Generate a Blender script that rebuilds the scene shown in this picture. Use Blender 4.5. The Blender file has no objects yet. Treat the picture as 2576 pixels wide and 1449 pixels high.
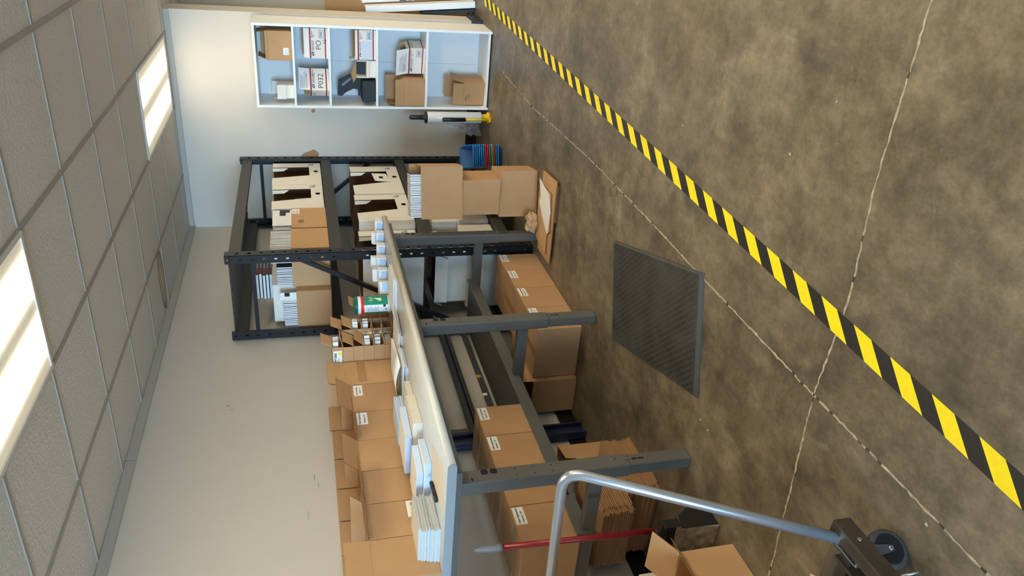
import bpy, bmesh, math, random
from math import radians as rad, sin, cos, pi
from mathutils import Vector, Matrix, Quaternion
from mathutils.geometry import tessellate_polygon
rnd = random.Random(7)
sc = bpy.context.scene
col = sc.collection

# ------------------------------------------------------------------ camera (portrait photo turned on its side: the roll is real)
cam = bpy.data.cameras.new('camera')
cam.sensor_fit = 'HORIZONTAL'; cam.sensor_width = 36.0; cam.lens = 1918.15 / 2576 * 36.0
cam.clip_start = 0.02
camo = bpy.data.objects.new('camera', cam); col.objects.link(camo)
RX = ((0.07998229520084081, 0.881194140936561, 0.4659396081398122),
      (-0.2488705469737336, 0.4702871278841569, -0.8466956172057732),
      (-0.9652286171179345, -0.048237986333871906, 0.25691791173651746))
m = Matrix(RX).to_4x4(); m.translation = Vector((0, 0, 1.6))
camo.matrix_world = m
sc.camera = camo

# ------------------------------------------------------------------ world, daylight, exposure
w = bpy.data.worlds.new('world'); sc.world = w; w.use_nodes = True
w.node_tree.nodes['Background'].inputs[0].default_value = (0.60, 0.78, 1.0, 1)
w.node_tree.nodes['Background'].inputs[1].default_value = 0.6
sc.view_settings.view_transform = 'Standard'; sc.view_settings.look = 'None'
sc.view_settings.exposure = 0.9; sc.view_settings.gamma = 1.0; sc.view_settings.use_curve_mapping = False

def area(name, loc, rot, sx, sy, power, colr):
    l = bpy.data.lights.new(name, 'AREA'); l.shape = 'RECTANGLE'; l.size = sx; l.size_y = sy
    l.energy = power; l.color = colr
    o = bpy.data.objects.new(name, l); col.objects.link(o); o.location = loc; o.rotation_euler = rot
    return o
# daylight through the open dock door behind the camera
area('daylight_dock_door', (-0.7, -7.4, 1.35), (rad(90), 0, 0), 3.4, 2.5, 660, (0.42, 0.70, 1.0))
LAMP_STRENGTH = 4.8
LAMP_COL = (1.0, 0.855, 0.59)

# ------------------------------------------------------------------ materials
MATS = {}
def lin(c):
    return tuple(((v / 255) / 12.92 if v / 255 <= 0.04045 else ((v / 255 + 0.055) / 1.055) ** 2.4) for v in c)
def mat(name, rgb, rough=0.6, metal=0.0, var=0.0, scale=8.0, bump=0.0, bscale=60.0, emit=0.0, trans=0.0, alpha=1.0, stretch=None, spec=None):
    if name in MATS: return MATS[name]
    mt = bpy.data.materials.new(name); mt.use_nodes = True; MATS[name] = mt
    nt = mt.node_tree; b = nt.nodes['Principled BSDF']; L = nt.links.new
    c = lin(rgb) + (1,)
    b.inputs['Base Color'].default_value = c; b.inputs['Roughness'].default_value = rough; b.inputs['Metallic'].default_value = metal
    if spec is not None: b.inputs['Specular IOR Level'].default_value = spec
    if trans: b.inputs['Transmission Weight'].default_value = trans
    if alpha < 1: b.inputs['Alpha'].default_value = alpha
    if emit: b.inputs['Emission Color'].default_value = c; b.inputs['Emission Strength'].default_value = emit
    if var or bump:
        tc = nt.nodes.new('ShaderNodeTexCoord'); mp = nt.nodes.new('ShaderNodeMapping'); L(tc.outputs['Object'], mp.inputs[0])
        if stretch: mp.inputs['Scale'].default_value = stretch
    if var:
        n = nt.nodes.new('ShaderNodeTexNoise'); n.inputs['Scale'].default_value = scale; n.inputs['Detail'].default_value = 6
        L(mp.outputs[0], n.inputs['Vector'])
        r = nt.nodes.new('ShaderNodeValToRGB')
        r.color_ramp.elements[0].position = 0.3; r.color_ramp.elements[1].position = 0.7
        r.color_ramp.elements[0].color = tuple(max(0, v * (1 - var)) for v in c[:3]) + (1,)
        r.color_ramp.elements[1].color = tuple(min(1, v * (1 + var)) for v in c[:3]) + (1,)
        L(n.outputs['Fac'], r.inputs[0]); L(r.outputs[0], b.inputs['Base Color'])
    if bump:
        n2 = nt.nodes.new('ShaderNodeTexNoise'); n2.inputs['Scale'].default_value = bscale; n2.inputs['Detail'].default_value = 4
        L(mp.outputs[0], n2.inputs['Vector'])
        bp = nt.nodes.new('ShaderNodeBump'); bp.inputs['Strength'].default_value = bump; bp.inputs['Distance'].default_value = 0.01
        L(n2.outputs['Fac'], bp.inputs['Height']); L(bp.outputs[0], b.inputs['Normal'])
    return mt

KRAFT = mat('kraft_cardboard', (182, 142, 101), 0.85, var=0.07, scale=5, bump=0.08, bscale=90)
KRAFT2 = mat('kraft_cardboard_pale', (196, 155, 110), 0.85, var=0.06, scale=6, bump=0.08, bscale=90)
KDARK = mat('corrugated_edge', (120, 80, 46), 0.95, var=0.15, scale=60)
TAPE = mat('packing_tape', (176, 134, 88), 0.25, var=0.03)
WCARD = mat('white_carton_board', (232, 226, 214), 0.6, var=0.02, scale=4)
BROWNIN = mat('brown_carton_inside', (96, 66, 42), 0.9, var=0.08)
PAPER = mat('white_paper', (238, 236, 232), 0.7)
PAPERB = mat('blue_white_paper_edge', (196, 214, 240), 0.6)
PAPERC = mat('cream_paper', (222, 214, 198), 0.7, var=0.05, scale=30)
LABEL = mat('label_white', (242, 241, 238), 0.5)
INK = mat('black_ink', (24, 24, 26), 0.6)
INKB = mat('blue_ink', (36, 58, 120), 0.6)
INKR = mat('red_ink', (150, 22, 34), 0.6)
INKG = mat('grey_ink', (130, 128, 132), 0.6)
YEL = mat('yellow_sticker', (232, 226, 40), 0.5)
STEEL_B = mat('black_powder_coat', (25, 25, 27), 0.42, var=0.1, scale=20, spec=0.5)
STEEL_BM = mat('black_beam_coat', (58, 55, 50), 0.5, var=0.04, scale=9)
TGREY = mat('grey_bench_steel', (92, 92, 89), 0.45, var=0.03, scale=6)
TTOP = mat('grey_bench_laminate', (200, 194, 180), 0.25, var=0.02, scale=30)
TEND = mat('bench_end_cap', (150, 158, 164), 0.35)
HOLE = mat('dark_cutout', (16, 17, 20), 0.8)
BLUEST = mat('navy_steel', (34, 40, 64), 0.4)
RAIL = mat('dark_wall_rail', (58, 60, 62), 0.5, var=0.05)
WSHELF = mat('white_melamine', (240, 240, 238), 0.38)
WBACK = mat('white_shelf_back', (222, 224, 224), 0.5)
TUBE = mat('silver_tube', (190, 194, 200), 0.28, metal=0.8)
ZINC = mat('zinc_plated', (176, 178, 182), 0.3, metal=0.9)
RUST = mat('dark_angle_iron', (74, 66, 58), 0.45, metal=0.5, var=0.25, scale=18, bump=0.1)
RUBBER = mat('grey_caster_rubber', (58, 57, 55), 0.6)
WHEELH = mat('blue_black_hub', (14, 17, 24), 0.5)
DECKM = mat('worn_deck_board', (92, 84, 76), 0.7, var=0.15, scale=14, stretch=(1, 6, 1))
DUSTG = mat('dusty_black_plastic', (172, 158, 130), 0.95, var=0.5, scale=26, bump=0.2, bscale=50)
BLK = mat('black_plastic', (20, 20, 22), 0.4, var=0.1)
REDP = mat('red_handle', (128, 14, 22), 0.34)
GREYP = mat('grey_plastic', (112, 116, 118), 0.45)
BINB = mat('bin_blue', (8, 92, 158), 0.38)
BINR = mat('bin_red', (198, 30, 34), 0.38)
BING = mat('bin_green', (96, 176, 50), 0.38)
BINBL = mat('bin_blue_rim', (30, 126, 200), 0.35)
YPL = mat('yellow_plastic', (228, 186, 22), 0.4)
WRAP = mat('stretch_film_roll', (206, 208, 208), 0.18, var=0.03)
FILM = mat('loose_film', (232, 236, 240), 0.08, trans=0.85, alpha=0.45)
GREEN = mat('canister_green', (0, 132, 100), 0.35)
REDL = mat('canister_red', (222, 44, 36), 0.4)
GREENCAP = mat('canister_lid_green', (0, 96, 74), 0.3)
WPL = mat('white_plastic', (232, 234, 232), 0.35)
CHAR = mat('charcoal_card', (26, 36, 42), 0.6)
BOOKBLK = mat('book_black', (24, 22, 24), 0.4)
BOOKRED = mat('book_red', (110, 40, 34), 0.5)
MATR = mat('mat_rubber_plain', (62, 62, 60), 0.65, var=0.12, scale=12)
BASEB = mat('black_vinyl_base', (24, 23, 23), 0.45)
ALMOND = mat('almond_plate', (226, 224, 216), 0.4)
WOODP = mat('pale_wood', (206, 176, 130), 0.6, var=0.08, scale=10, stretch=(1, 8, 1))
YTAPE = mat('tape_yellow', (248, 222, 16), 0.5, var=0.05, scale=40)
BTAPE = mat('tape_black', (34, 32, 30), 0.5, var=0.25, scale=50)
CRUMP = mat('crumpled_kraft', (196, 160, 122), 0.8, var=0.1, scale=20)

def wall_mat():
    mt = mat('painted_wall', (208, 199, 186), 0.75, var=0.012, scale=1.2, bump=0.03, bscale=120)
    return mt
WALL = wall_mat()

def floor_mat():
    mt = bpy.data.materials.new('polished_concrete'); mt.use_nodes = True
    nt = mt.node_tree; b = nt.nodes['Principled BSDF']; L = nt.links.new
    tc = nt.nodes.new('ShaderNodeTexCoord')
    def noise(s, det, dist=0.0, rough=0.6, stretch=(1, 1, 1)):
        mp = nt.nodes.new('ShaderNodeMapping'); mp.inputs['Scale'].default_value = stretch
        L(tc.outputs['Object'], mp.inputs[0])
        n = nt.nodes.new('ShaderNodeTexNoise'); n.inputs['Scale'].default_value = s; n.inputs['Detail'].default_value = det
        n.inputs['Distortion'].default_value = dist; n.inputs['Roughness'].default_value = rough
        L(mp.outputs[0], n.inputs['Vector']); return n.outputs['Fac']
    def ramp(fac, stops):
        r = nt.nodes.new('ShaderNodeValToRGB'); e = r.color_ramp.elements
        while len(e) < len(stops): e.new(0.5)
        for k, (p, c) in enumerate(stops): e[k].position = p; e[k].color = lin(c) + (1,)
        L(fac, r.inputs[0]); return r.outputs[0]
    def mix(f, a, c, mode='MIX'):
        x = nt.nodes.new('ShaderNodeMix'); x.data_type = 'RGBA'; x.blend_type = mode
        if isinstance(f, float): x.inputs[0].default_value = f
        else: L(f, x.inputs[0])
        L(a, x.inputs[6]); L(c, x.inputs[7]); return x.outputs[2]
    base = ramp(noise(2.4, 12, 0.25, 0.66), [(0.36, (87, 75, 58)), (0.5, (108, 95, 76)), (0.64, (126, 114, 94))])
    patch = ramp(noise(0.8, 8, 0.4, 0.62), [(0.36, (79, 65, 48)), (0.5, (105, 94, 76)), (0.64, (121, 112, 99))])
    c1 = mix(0.5, base, patch)
    streak = ramp(noise(16, 10, 0.2, 0.75), [(0.36, (72, 62, 48)), (0.5, (105, 94, 76)), (0.66, (137, 126, 105))])
    c1b = mix(0.42, c1, streak)
    grain = ramp(noise(70, 6, 0.0, 0.7), [(0.34, (82, 72, 57)), (0.5, (107, 95, 77)), (0.68, (129, 117, 97))])
    c2 = mix(0.22, c1b, grain)
    f = nt.nodes.new('ShaderNodeMapRange'); f.inputs[1].default_value = 0.60; f.inputs[2].default_value = 0.70
    L(noise(4.2, 12, 0.5, 0.76), f.inputs[0])
    fm = nt.nodes.new('ShaderNodeMath'); fm.operation = 'MULTIPLY'; fm.inputs[1].default_value = 0.5; L(f.outputs[0], fm.inputs[0])
    chalk = nt.nodes.new('ShaderNodeRGB'); chalk.outputs[0].default_value = lin((164, 152, 130)) + (1,)
    c3 = mix(fm.outputs[0], c2, chalk.outputs[0])
    g = nt.nodes.new('ShaderNodeMapRange'); g.inputs[1].default_value = 0.38; g.inputs[2].default_value = 0.28
    L(noise(2.2, 9, 0.3, 0.66), g.inputs[0])
    gm = nt.nodes.new('ShaderNodeMath'); gm.operation = 'MULTIPLY'; gm.inputs[1].default_value = 0.6; L(g.outputs[0], gm.inputs[0])
    dark = nt.nodes.new('ShaderNodeRGB'); dark.outputs[0].default_value = lin((62, 52, 40)) + (1,)
    c4 = mix(gm.outputs[0], c3, dark.outputs[0])
    def gain(src, fac, lo, hi, a, c):
        q = nt.nodes.new('ShaderNodeMapRange'); q.inputs[1].default_value = lo; q.inputs[2].default_value = hi
        q.inputs[3].default_value = a; q.inputs[4].default_value = c; L(fac, q.inputs[0])
        v = nt.nodes.new('ShaderNodeVectorMath'); v.operation = 'SCALE'; L(src, v.inputs[0]); L(q.outputs[0], v.inputs['Scale']); return v.outputs[0]
    c5 = gain(c4, noise(3.3, 15, 0.15, 0.70), 0.36, 0.64, 0.62, 1.38)
    c6 = gain(c5, noise(11, 12, 0.1, 0.74, (1.0, 0.45, 1.0)), 0.36, 0.64, 0.74, 1.26)
    c7 = gain(c6, noise(1.1, 4, 0.2, 0.5), 0.35, 0.65, 0.84, 1.16)
    L(c7, b.inputs['Base Color'])
    rr = nt.nodes.new('ShaderNodeMapRange'); rr.inputs[3].default_value = 0.30; rr.inputs[4].default_value = 0.56
    L(noise(3, 6, 1, 0.6), rr.inputs[0]); L(rr.outputs[0], b.inputs['Roughness'])
    bp = nt.nodes.new('ShaderNodeBump'); bp.inputs['Strength'].default_value = 0.12; bp.inputs['Distance'].default_value = 0.01
    L(noise(40, 5, 0, 0.6), bp.inputs['Height']); L(bp.outputs[0], b.inputs['Normal'])
    return mt
FLOORM = floor_mat()

def ceil_mat():
    mt = bpy.data.materials.new('acoustic_tile'); mt.use_nodes = True
    nt = mt.node_tree; b = nt.nodes['Principled BSDF']; L = nt.links.new
    b.inputs['Roughness'].default_value = 0.9
    tc = nt.nodes.new('ShaderNodeTexCoord')
    n = nt.nodes.new('ShaderNodeTexNoise'); n.inputs['Scale'].default_value = 55; n.inputs['Detail'].default_value = 5; n.inputs['Distortion'].default_value = 0.6
    L(tc.outputs['Object'], n.inputs['Vector'])
    bp = nt.nodes.new('ShaderNodeBump'); bp.inputs['Strength'].default_value = 0.32; bp.inputs['Distance'].default_value = 0.012
    L(n.outputs['Fac'], bp.inputs['Height']); L(bp.outputs[0], b.inputs['Normal'])
    # brown water stain on one tile by the left wall
    mp = nt.nodes.new('ShaderNodeMapping'); mp.vector_type = 'POINT'
    mp.inputs['Location'].default_value = (2.72, -5.33, 0)
    L(tc.outputs['Object'], mp.inputs[0])
    sc_ = nt.nodes.new('ShaderNodeVectorMath'); sc_.operation = 'MULTIPLY'; sc_.inputs[1].default_value = (4.0, 9.0, 0)
    L(mp.outputs[0], sc_.inputs[0])
    ln = nt.nodes.new('ShaderNodeVectorMath'); ln.operation = 'LENGTH'; L(sc_.outputs[0], ln.inputs[0])
    r = nt.nodes.new('ShaderNodeValToRGB'); e = r.color_ramp.elements
    e.new(0.5); e.new(0.5)
    for k, (p, c) in enumerate([(0.0, (192, 178, 158)), (0.72, (184, 162, 134)), (0.9, (126, 94, 66)), (0.97, (206, 199, 188))]):
        e[k].position = p; e[k].color = lin(c) + (1,)
    L(ln.outputs['Value'], r.inputs[0]); L(r.outputs[0], b.inputs['Base Color'])
    return mt
CEIL = ceil_mat()

def diffuser_mat(name, k):
    mt = bpy.data.materials.new(name); mt.use_nodes = True
    nt = mt.node_tree; b = nt.nodes['Principled BSDF']; L = nt.links.new
    b.inputs['Base Color'].default_value = (0.7, 0.66, 0.56, 1); b.inputs['Roughness'].default_value = 0.4
    tc = nt.nodes.new('ShaderNodeTexCoord'); sp = nt.nodes.new('ShaderNodeSeparateXYZ'); L(tc.outputs['Object'], sp.inputs[0])
    # the two tubes behind the ribbed panel
    ab = nt.nodes.new('ShaderNodeMath'); ab.operation = 'ABSOLUTE'; L(sp.outputs[0], ab.inputs[0])
    sb = nt.nodes.new('ShaderNodeMath'); sb.operation = 'SUBTRACT'; L(ab.outputs[0], sb.inputs[0]); sb.inputs[1].default_value = 0.13
    a2 = nt.nodes.new('ShaderNodeMath'); a2.operation = 'ABSOLUTE'; L(sb.outputs[0], a2.inputs[0])
    mr = nt.nodes.new('ShaderNodeMapRange'); mr.interpolation_type = 'SMOOTHSTEP'
    mr.inputs[1].default_value = 0.0; mr.inputs[2].default_value = 0.16; mr.inputs[3].default_value = 1.0; mr.inputs[4].default_value = 0.0
    L(a2.outputs[0], mr.inputs[0])
    pw = nt.nodes.new('ShaderNodeMath'); pw.operation = 'POWER'; pw.inputs[1].default_value = 3.4; L(mr.outputs[0], pw.inputs[0])
    ma = nt.nodes.new('ShaderNodeMath'); ma.operation = 'MULTIPLY_ADD'; ma.inputs[1].default_value = 3.0; ma.inputs[2].default_value = 0.035 / k; L(pw.outputs[0], ma.inputs[0])
    wv = nt.nodes.new('ShaderNodeTexWave'); wv.bands_direction = 'X'; wv.inputs['Scale'].default_value = 26
    L(tc.outputs['Object'], wv.inputs[0])
    m2 = nt.nodes.new('ShaderNodeMapRange'); m2.inputs[3].default_value = 0.94; m2.inputs[4].default_value = 1.06; L(wv.outputs['Fac'], m2.inputs[0])
    mu = nt.nodes.new('ShaderNodeMath'); mu.operation = 'MULTIPLY'; L(ma.outputs[0], mu.inputs[0]); L(m2.outputs[0], mu.inputs[1])
    mu2 = nt.nodes.new('ShaderNodeMath'); mu2.operation = 'MULTIPLY'; L(mu.outputs[0], mu2.inputs[0]); mu2.inputs[1].default_value = LAMP_STRENGTH * k
    b.inputs['Emission Color'].default_value = LAMP_COL + (1,)
    L(mu2.outputs[0], b.inputs['Emission Strength'])
    return mt
DIFF = diffuser_mat('lamp_diffuser', 1.0)
DIFF_NEAR = diffuser_mat('lamp_diffuser_bright', 3.3)
DIFF_FAR = diffuser_mat('lamp_diffuser_dim', 0.44)

def matmat():
    # diamond embossed rubber of the floor mat
    mt = bpy.data.materials.new('diamond_rubber'); mt.use_nodes = True
    nt = mt.node_tree; b = nt.nodes['Principled BSDF']; L = nt.links.new
    b.inputs['Roughness'].default_value = 0.55
    tc = nt.nodes.new('ShaderNodeTexCoord')
    mp = nt.nodes.new('ShaderNodeMapping'); mp.inputs['Rotation'].default_value = (0, 0, rad(45)); mp.inputs['Scale'].default_value = (1, 1, 0)
    L(tc.outputs['Object'], mp.inputs[0])
    ck = nt.nodes.new('ShaderNodeTexBrick'); ck.offset = 0.0
    ck.inputs['Scale'].default_value = 1.0; ck.inputs['Brick Width'].default_value = 0.026; ck.inputs['Row Height'].default_value = 0.026
    ck.inputs['Mortar Size'].default_value = 0.0028; ck.inputs['Mortar Smooth'].default_value = 0.5
    L(mp.outputs[0], ck.inputs[0])
    n = nt.nodes.new('ShaderNodeTexNoise'); n.inputs['Scale'].default_value = 6; n.inputs['Detail'].default_value = 6; L(tc.outputs['Object'], n.inputs[0])
    r = nt.nodes.new('ShaderNodeValToRGB'); r.color_ramp.elements[0].color = lin((32, 32, 31)) + (1,); r.color_ramp.elements[1].color = lin((62, 62, 60)) + (1,)
    r.color_ramp.elements[0].position = 0.35; r.color_ramp.elements[1].position = 0.65
    L(n.outputs['Fac'], r.inputs[0])
    x = nt.nodes.new('ShaderNodeMix'); x.data_type = 'RGBA'; L(ck.outputs['Fac'], x.inputs[0]); L(r.outputs[0], x.inputs[6]); x.inputs[7].default_value = lin((64, 64, 61)) + (1,)
    L(x.outputs[2], b.inputs['Base Color'])
    bp = nt.nodes.new('ShaderNodeBump'); bp.inputs['Strength'].default_value = 0.6; bp.inputs['Distance'].default_value = 0.004
    L(ck.outputs['Fac'], bp.inputs['Height']); L(bp.outputs[0], b.inputs['Normal'])
    return mt
MATD = matmat()

# ------------------------------------------------------------------ mesh builder
class MB:
    def __init__(s): s.v = []; s.f = []; s.m = []; s.sm = []
    def face(s, idx, mi=0, smooth=False): s.f.append(idx); s.m.append(mi); s.sm.append(smooth)
    def box(s, x0, x1, y0, y1, z0, z1, mi=0, M=None):
        b = len(s.v)
        for z in (z0, z1):
            for p in ((x0, y0), (x1, y0), (x1, y1), (x0, y1)):
                q = Vector((p[0], p[1], z)); s.v.append(M @ q if M else q)
        for q in ((3, 2, 1, 0), (4, 5, 6, 7), (0, 1, 5, 4), (1, 2, 6, 5), (2, 3, 7, 6), (3, 0, 4, 7)):
            s.face([b + k for k in q], mi)
        return s
    def quad(s, pts, mi=0):
        b = len(s.v); s.v += [Vector(p) for p in pts]; s.face(list(range(b, b + len(pts))), mi); return s
    def plate(s, O, U, V, poly, t, holes=(), mi=0, mi_side=None, mi_back=None):
        """flat sheet with holes: outline in (u, v) on plane O + u U + v V, thickness t along -(U x V)"""
        O, U, V = Vector(O), Vector(U), Vector(V); N = U.cross(V).normalized()
        loops = [list(poly)] + [list(h) for h in holes]
        flat = [Vector((p[0], p[1], 0)) for lp in loops for p in lp]
        tri = tessellate_polygon([[Vector((p[0], p[1], 0)) for p in lp] for lp in loops])
        b = len(s.v); n = len(flat)
        for k in (0, 1):
            for p in flat: s.v.append(O + U * p.x + V * p.y - N * (t * k))
        mb_ = mi if mi_back is None else mi_back; ms = mi if mi_side is None else mi_side
        for a, c, d in tri:
            fa, fc, fd = flat[a], flat[c], flat[d]
            ccw = (fc.x - fa.x) * (fd.y - fa.y) - (fc.y - fa.y) * (fd.x - fa.x) > 0
            if not ccw: c, d = d, c
            s.face([b + a, b + c, b + d], mi); s.face([b + n + d, b + n + c, b + n + a], mb_)
        k0 = 0
        for li, lp in enumerate(loops):
            k = len(lp)
            ar = sum(lp[i][0] * lp[(i + 1) % k][1] - lp[(i + 1) % k][0] * lp[i][1] for i in range(k))
            fwd = (ar > 0) == (li == 0)
            for i in range(k):
                a, c = k0 + i, k0 + (i + 1) % k
                if not fwd: a, c = c, a
                s.face([b + a, b + n + a, b + n + c, b + c], ms)
            k0 += k
        return s
    def tube(s, pts, r, n=14, mi=0, caps=True):
        pts = [Vector(p) for p in pts]; rs = r if isinstance(r, (list, tuple)) else [r] * len(pts)
        up = None; b = len(s.v)
        for i, p in enumerate(pts):
            d = (pts[min(i + 1, len(pts) - 1)] - pts[max(i - 1, 0)]).normalized()
            if up is None: up = d.orthogonal().normalized()
            else: up = (up - d * up.dot(d)).normalized()
            sd = d.cross(up)
            for k in range(n):
                a = 2 * pi * k / n; s.v.append(p + (up * cos(a) + sd * sin(a)) * rs[i])
        for i in range(len(pts) - 1):
            for k in range(n):
                a = b + i * n + k; c = b + i * n + (k + 1) % n
                s.face([a, c, c + n, a + n], mi, True)
        if caps:
            s.face([b + k for k in reversed(range(n))], mi); e = b + (len(pts) - 1) * n; s.face([e + k for k in range(n)], mi)
        return s
    def lathe(s, prof, n=28, M=None, mis=None, cap=True):
        b = len(s.v)
        for (r, z) in prof:
            for k in range(n):
                a = 2 * pi * k / n; q = Vector((r * cos(a), r * sin(a), z)); s.v.append(M @ q if M else q)
        for i in range(len(prof) - 1):
            mi = mis[i] if mis else 0
            for k in range(n):
                a = b + i * n + k; c = b + i * n + (k + 1) % n
                s.face([a, c, c + n, a + n], mi, True)
        if cap:
            s.face([b + k for k in reversed(range(n))], mis[0] if mis else 0)
            e = b + (len(prof) - 1) * n; s.face([e + k for k in range(n)], mis[-1] if mis else 0)
        return s
    def disc(s, O, U, V, ru, rv, mi=0, n=16, p=2.0):
        O, U, V = Vector(O), Vector(U), Vector(V); b = len(s.v)
        for k in range(n):
            a = 2 * pi * k / n; c, q = cos(a), sin(a)
            s.v.append(O + U * ru * math.copysign(abs(c) ** (2 / p), c) + V * rv * math.copysign(abs(q) ** (2 / p), q))
        s.face(list(range(b, b + n)), mi); return s
    def build(s, name, mats, parent=None, bevel=0.0, seg=2, smooth_all=False):
        me = bpy.data.meshes.new(name); me.from_pydata([tuple(v) for v in s.v], [], s.f)
        if not isinstance(mats, (list, tuple)): mats = [mats]
        for q in mats: me.materials.append(q)
        for p, mi, sm in zip(me.polygons, s.m, s.sm): p.material_index = mi; p.use_smooth = sm or smooth_all
        me.validate(); me.update()
        o = bpy.data.objects.new(name, me); col.objects.link(o)
        if parent: o.parent = parent
        if bevel:
            bv = o.modifiers.new('bevel', 'BEVEL'); bv.width = bevel; bv.segments = seg; bv.limit_method = 'ANGLE'; bv.angle_limit = rad(40)
        return o

def tag(o, label, cat, group=None, kind=None):
    o['label'] = label
    if cat: o['category'] = cat
    if group: o['group'] = group
    if kind: o['kind'] = kind
    return o
def thing(name, label, cat, loc, rz=0.0, group=None):
    o = bpy.data.objects.new(name, None); col.objects.link(o); o.empty_display_size = 0.05
    o.location = loc; o.rotation_euler = (0, 0, rz)
    return tag(o, label, cat, group)
def struct(o, label=None):
    o['kind'] = 'structure'
    if label: o['label'] = label
    return o
def copy_tree(o, parent=None):
    c = o.copy(); col.objects.link(c); c.parent = parent
    for ch in list(o.children): copy_tree(ch, c)
    return c
def text(body, size, matl, parent, O, U, V, name='printed_text', align='LEFT', bold=0.0, shear=0.0):
    """flat lettering on a surface: starts at O, runs along U, stands along V"""
    cu = bpy.data.curves.new(name, 'FONT'); cu.body = body; cu.size = size; cu.align_x = align; cu.offset = bold; cu.shear = shear
    cu.resolution_u = 3
    t = bpy.data.objects.new(name, cu); col.objects.link(t)
    dg = bpy.context.evaluated_depsgraph_get(); dg.update()
    me = bpy.data.meshes.new_from_object(t.evaluated_get(dg)); bpy.data.objects.remove(t)
    U, V = Vector(U).normalized(), Vector(V).normalized(); N = U.cross(V)
    M = Matrix((U, V, N)).transposed().to_4x4(); M.translation = Vector(O) + N * 0.0006
    me.transform(M); me.materials.clear(); me.materials.append(matl)
    o = bpy.data.objects.new(name, me); col.objects.link(o)
    if parent: o.parent = parent
    return o
X, Y, Z = Vector((1, 0, 0)), Vector((0, 1, 0)), Vector((0, 0, 1))

# ------------------------------------------------------------------ the setting
XL, YB, H = -2.99, 6.886, 2.624
struct(MB().box(-3.2, 4.9, -7.8, 8.2, -0.12, 0.0).build('floor', FLOORM), 'brown mottled concrete floor')
struct(MB().box(-3.2, 4.9, -7.8, 8.2, H, H + 0.1).build('ceiling', CEIL), 'textured white ceiling tiles')
struct(MB().box(XL - 0.15, XL, -7.8, 8.2, 0, H).build('wall_left', WALL), 'off-white painted wall behind the bench')
struct(MB().box(XL, -1.089, YB, YB + 0.26, 0, H).build('wall_back', WALL), 'off-white end wall behind the bookcase')
struct(MB().box(-1.089 - 1.2, 4.9, 7.9, 8.05, 0, H).build('wall_far', WALL), 'wall of the space beyond the end wall')
struct(MB().box(4.7, 4.85, -7.8, 7.9, 0, H).build('wall_right', WALL))
rw = MB(); rw.box(XL, -2.45, -7.65, -7.5, 0, H); rw.box(1.05, 4.7, -7.65, -7.5, 0, H)
struct(rw.build('wall_rear', WALL))
# ceiling grid
g = MB()
XS = [-0.66 - 0.605 * k for k in range(-8, 4)]; YS = [2.93 + 0.6325 * k for k in range(-16, 8)]
for x in XS: g.box(x - 0.012, x + 0.012, -7.5, 7.9, H - 0.006, H + 0.002)
for y in YS: g.box(XL, 4.7, y - 0.0095, y + 0.0095, H - 0.004, H + 0.002)
struct(g.build('trim_1', mat('ceiling_tee', (158, 151, 141), 0.6)), 'ceiling grid tees')
# wall angles under the ceiling
TRIM = mat('wall_angle', (176, 170, 160), 0.6)
struct(MB().box(XL, XL + 0.022, -7.5, 3.64, H - 0.052, H - 0.001).build('trim_2', TRIM, bevel=0.003), 'wall angle along the left wall, near length')
struct(MB().box(XL, XL + 0.022, 3.645, YB, H - 0.052, H - 0.001).build('trim_3', TRIM, bevel=0.003), 'wall angle along the left wall, far length')
struct(MB().box(XL + 0.022, -1.089, YB - 0.022, YB, H - 0.045, H - 0.001).build('trim_4', TRIM, bevel=0.003), 'wall angle along the end wall')
# black vinyl base
struct(MB().box(XL, XL + 0.012, -7.5, YB, 0.0005, 0.105).build('baseboard_left', BASEB, bevel=0.002), 'black vinyl base of the left wall')
struct(MB().box(XL + 0.012, -1.077, YB - 0.012, YB, 0.0005, 0.105).build('baseboard_back', BASEB, bevel=0.002), 'black vinyl base of the end wall')
struct(MB().box(-1.089, -1.077, YB, YB + 0.27, 0.0005, 0.105).build('baseboard_end', BASEB, bevel=0.002), 'black vinyl base round the wall end')
# torn wallpaper scraps and scuffs on the end wall
scr = MB()
scr.plate((-2.29, YB - 0.0005, 1.515), X, Z, [(-0.09, 0.0), (-0.03, 0.10), (0.0, 0.07), (0.035, -0.02), (0.0, -0.06), (-0.09, -0.05)], 0.0015)
scr.plate((-1.90, YB - 0.0005, 1.488), X, Z, [(-0.02, 0.01), (0.0, 0.02), (0.018, 0.0), (0.004, -0.018), (-0.016, -0.01)], 0.0015)
struct(scr.build('trim_5', mat('bare_kraft_wall', (170, 130, 92), 0.9)), 'torn patch of bare kraft on the end wall')
sf = MB()
for (y_, z_, w_, h_) in ((4.10, 2.105, 0.006, 0.03), (4.085, 2.118, 0.022, 0.005), (4.055, 2.088, 0.005, 0.02), (3.34, 1.62, 0.05, 0.004), (3.28, 1.60, 0.04, 0.004), (3.05, 1.66, 0.06, 0.003)):
    sf.quad([(XL + 0.0006, y_, z_), (XL + 0.0006, y_ + w_, z_), (XL + 0.0006, y_ + w_, z_ + h_), (XL + 0.0006, y_, z_ + h_)])
struct(sf.build('trim_9', mat('wall_scuff', (152, 142, 130), 0.8)), 'grey scuffs on the left wall')
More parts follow.
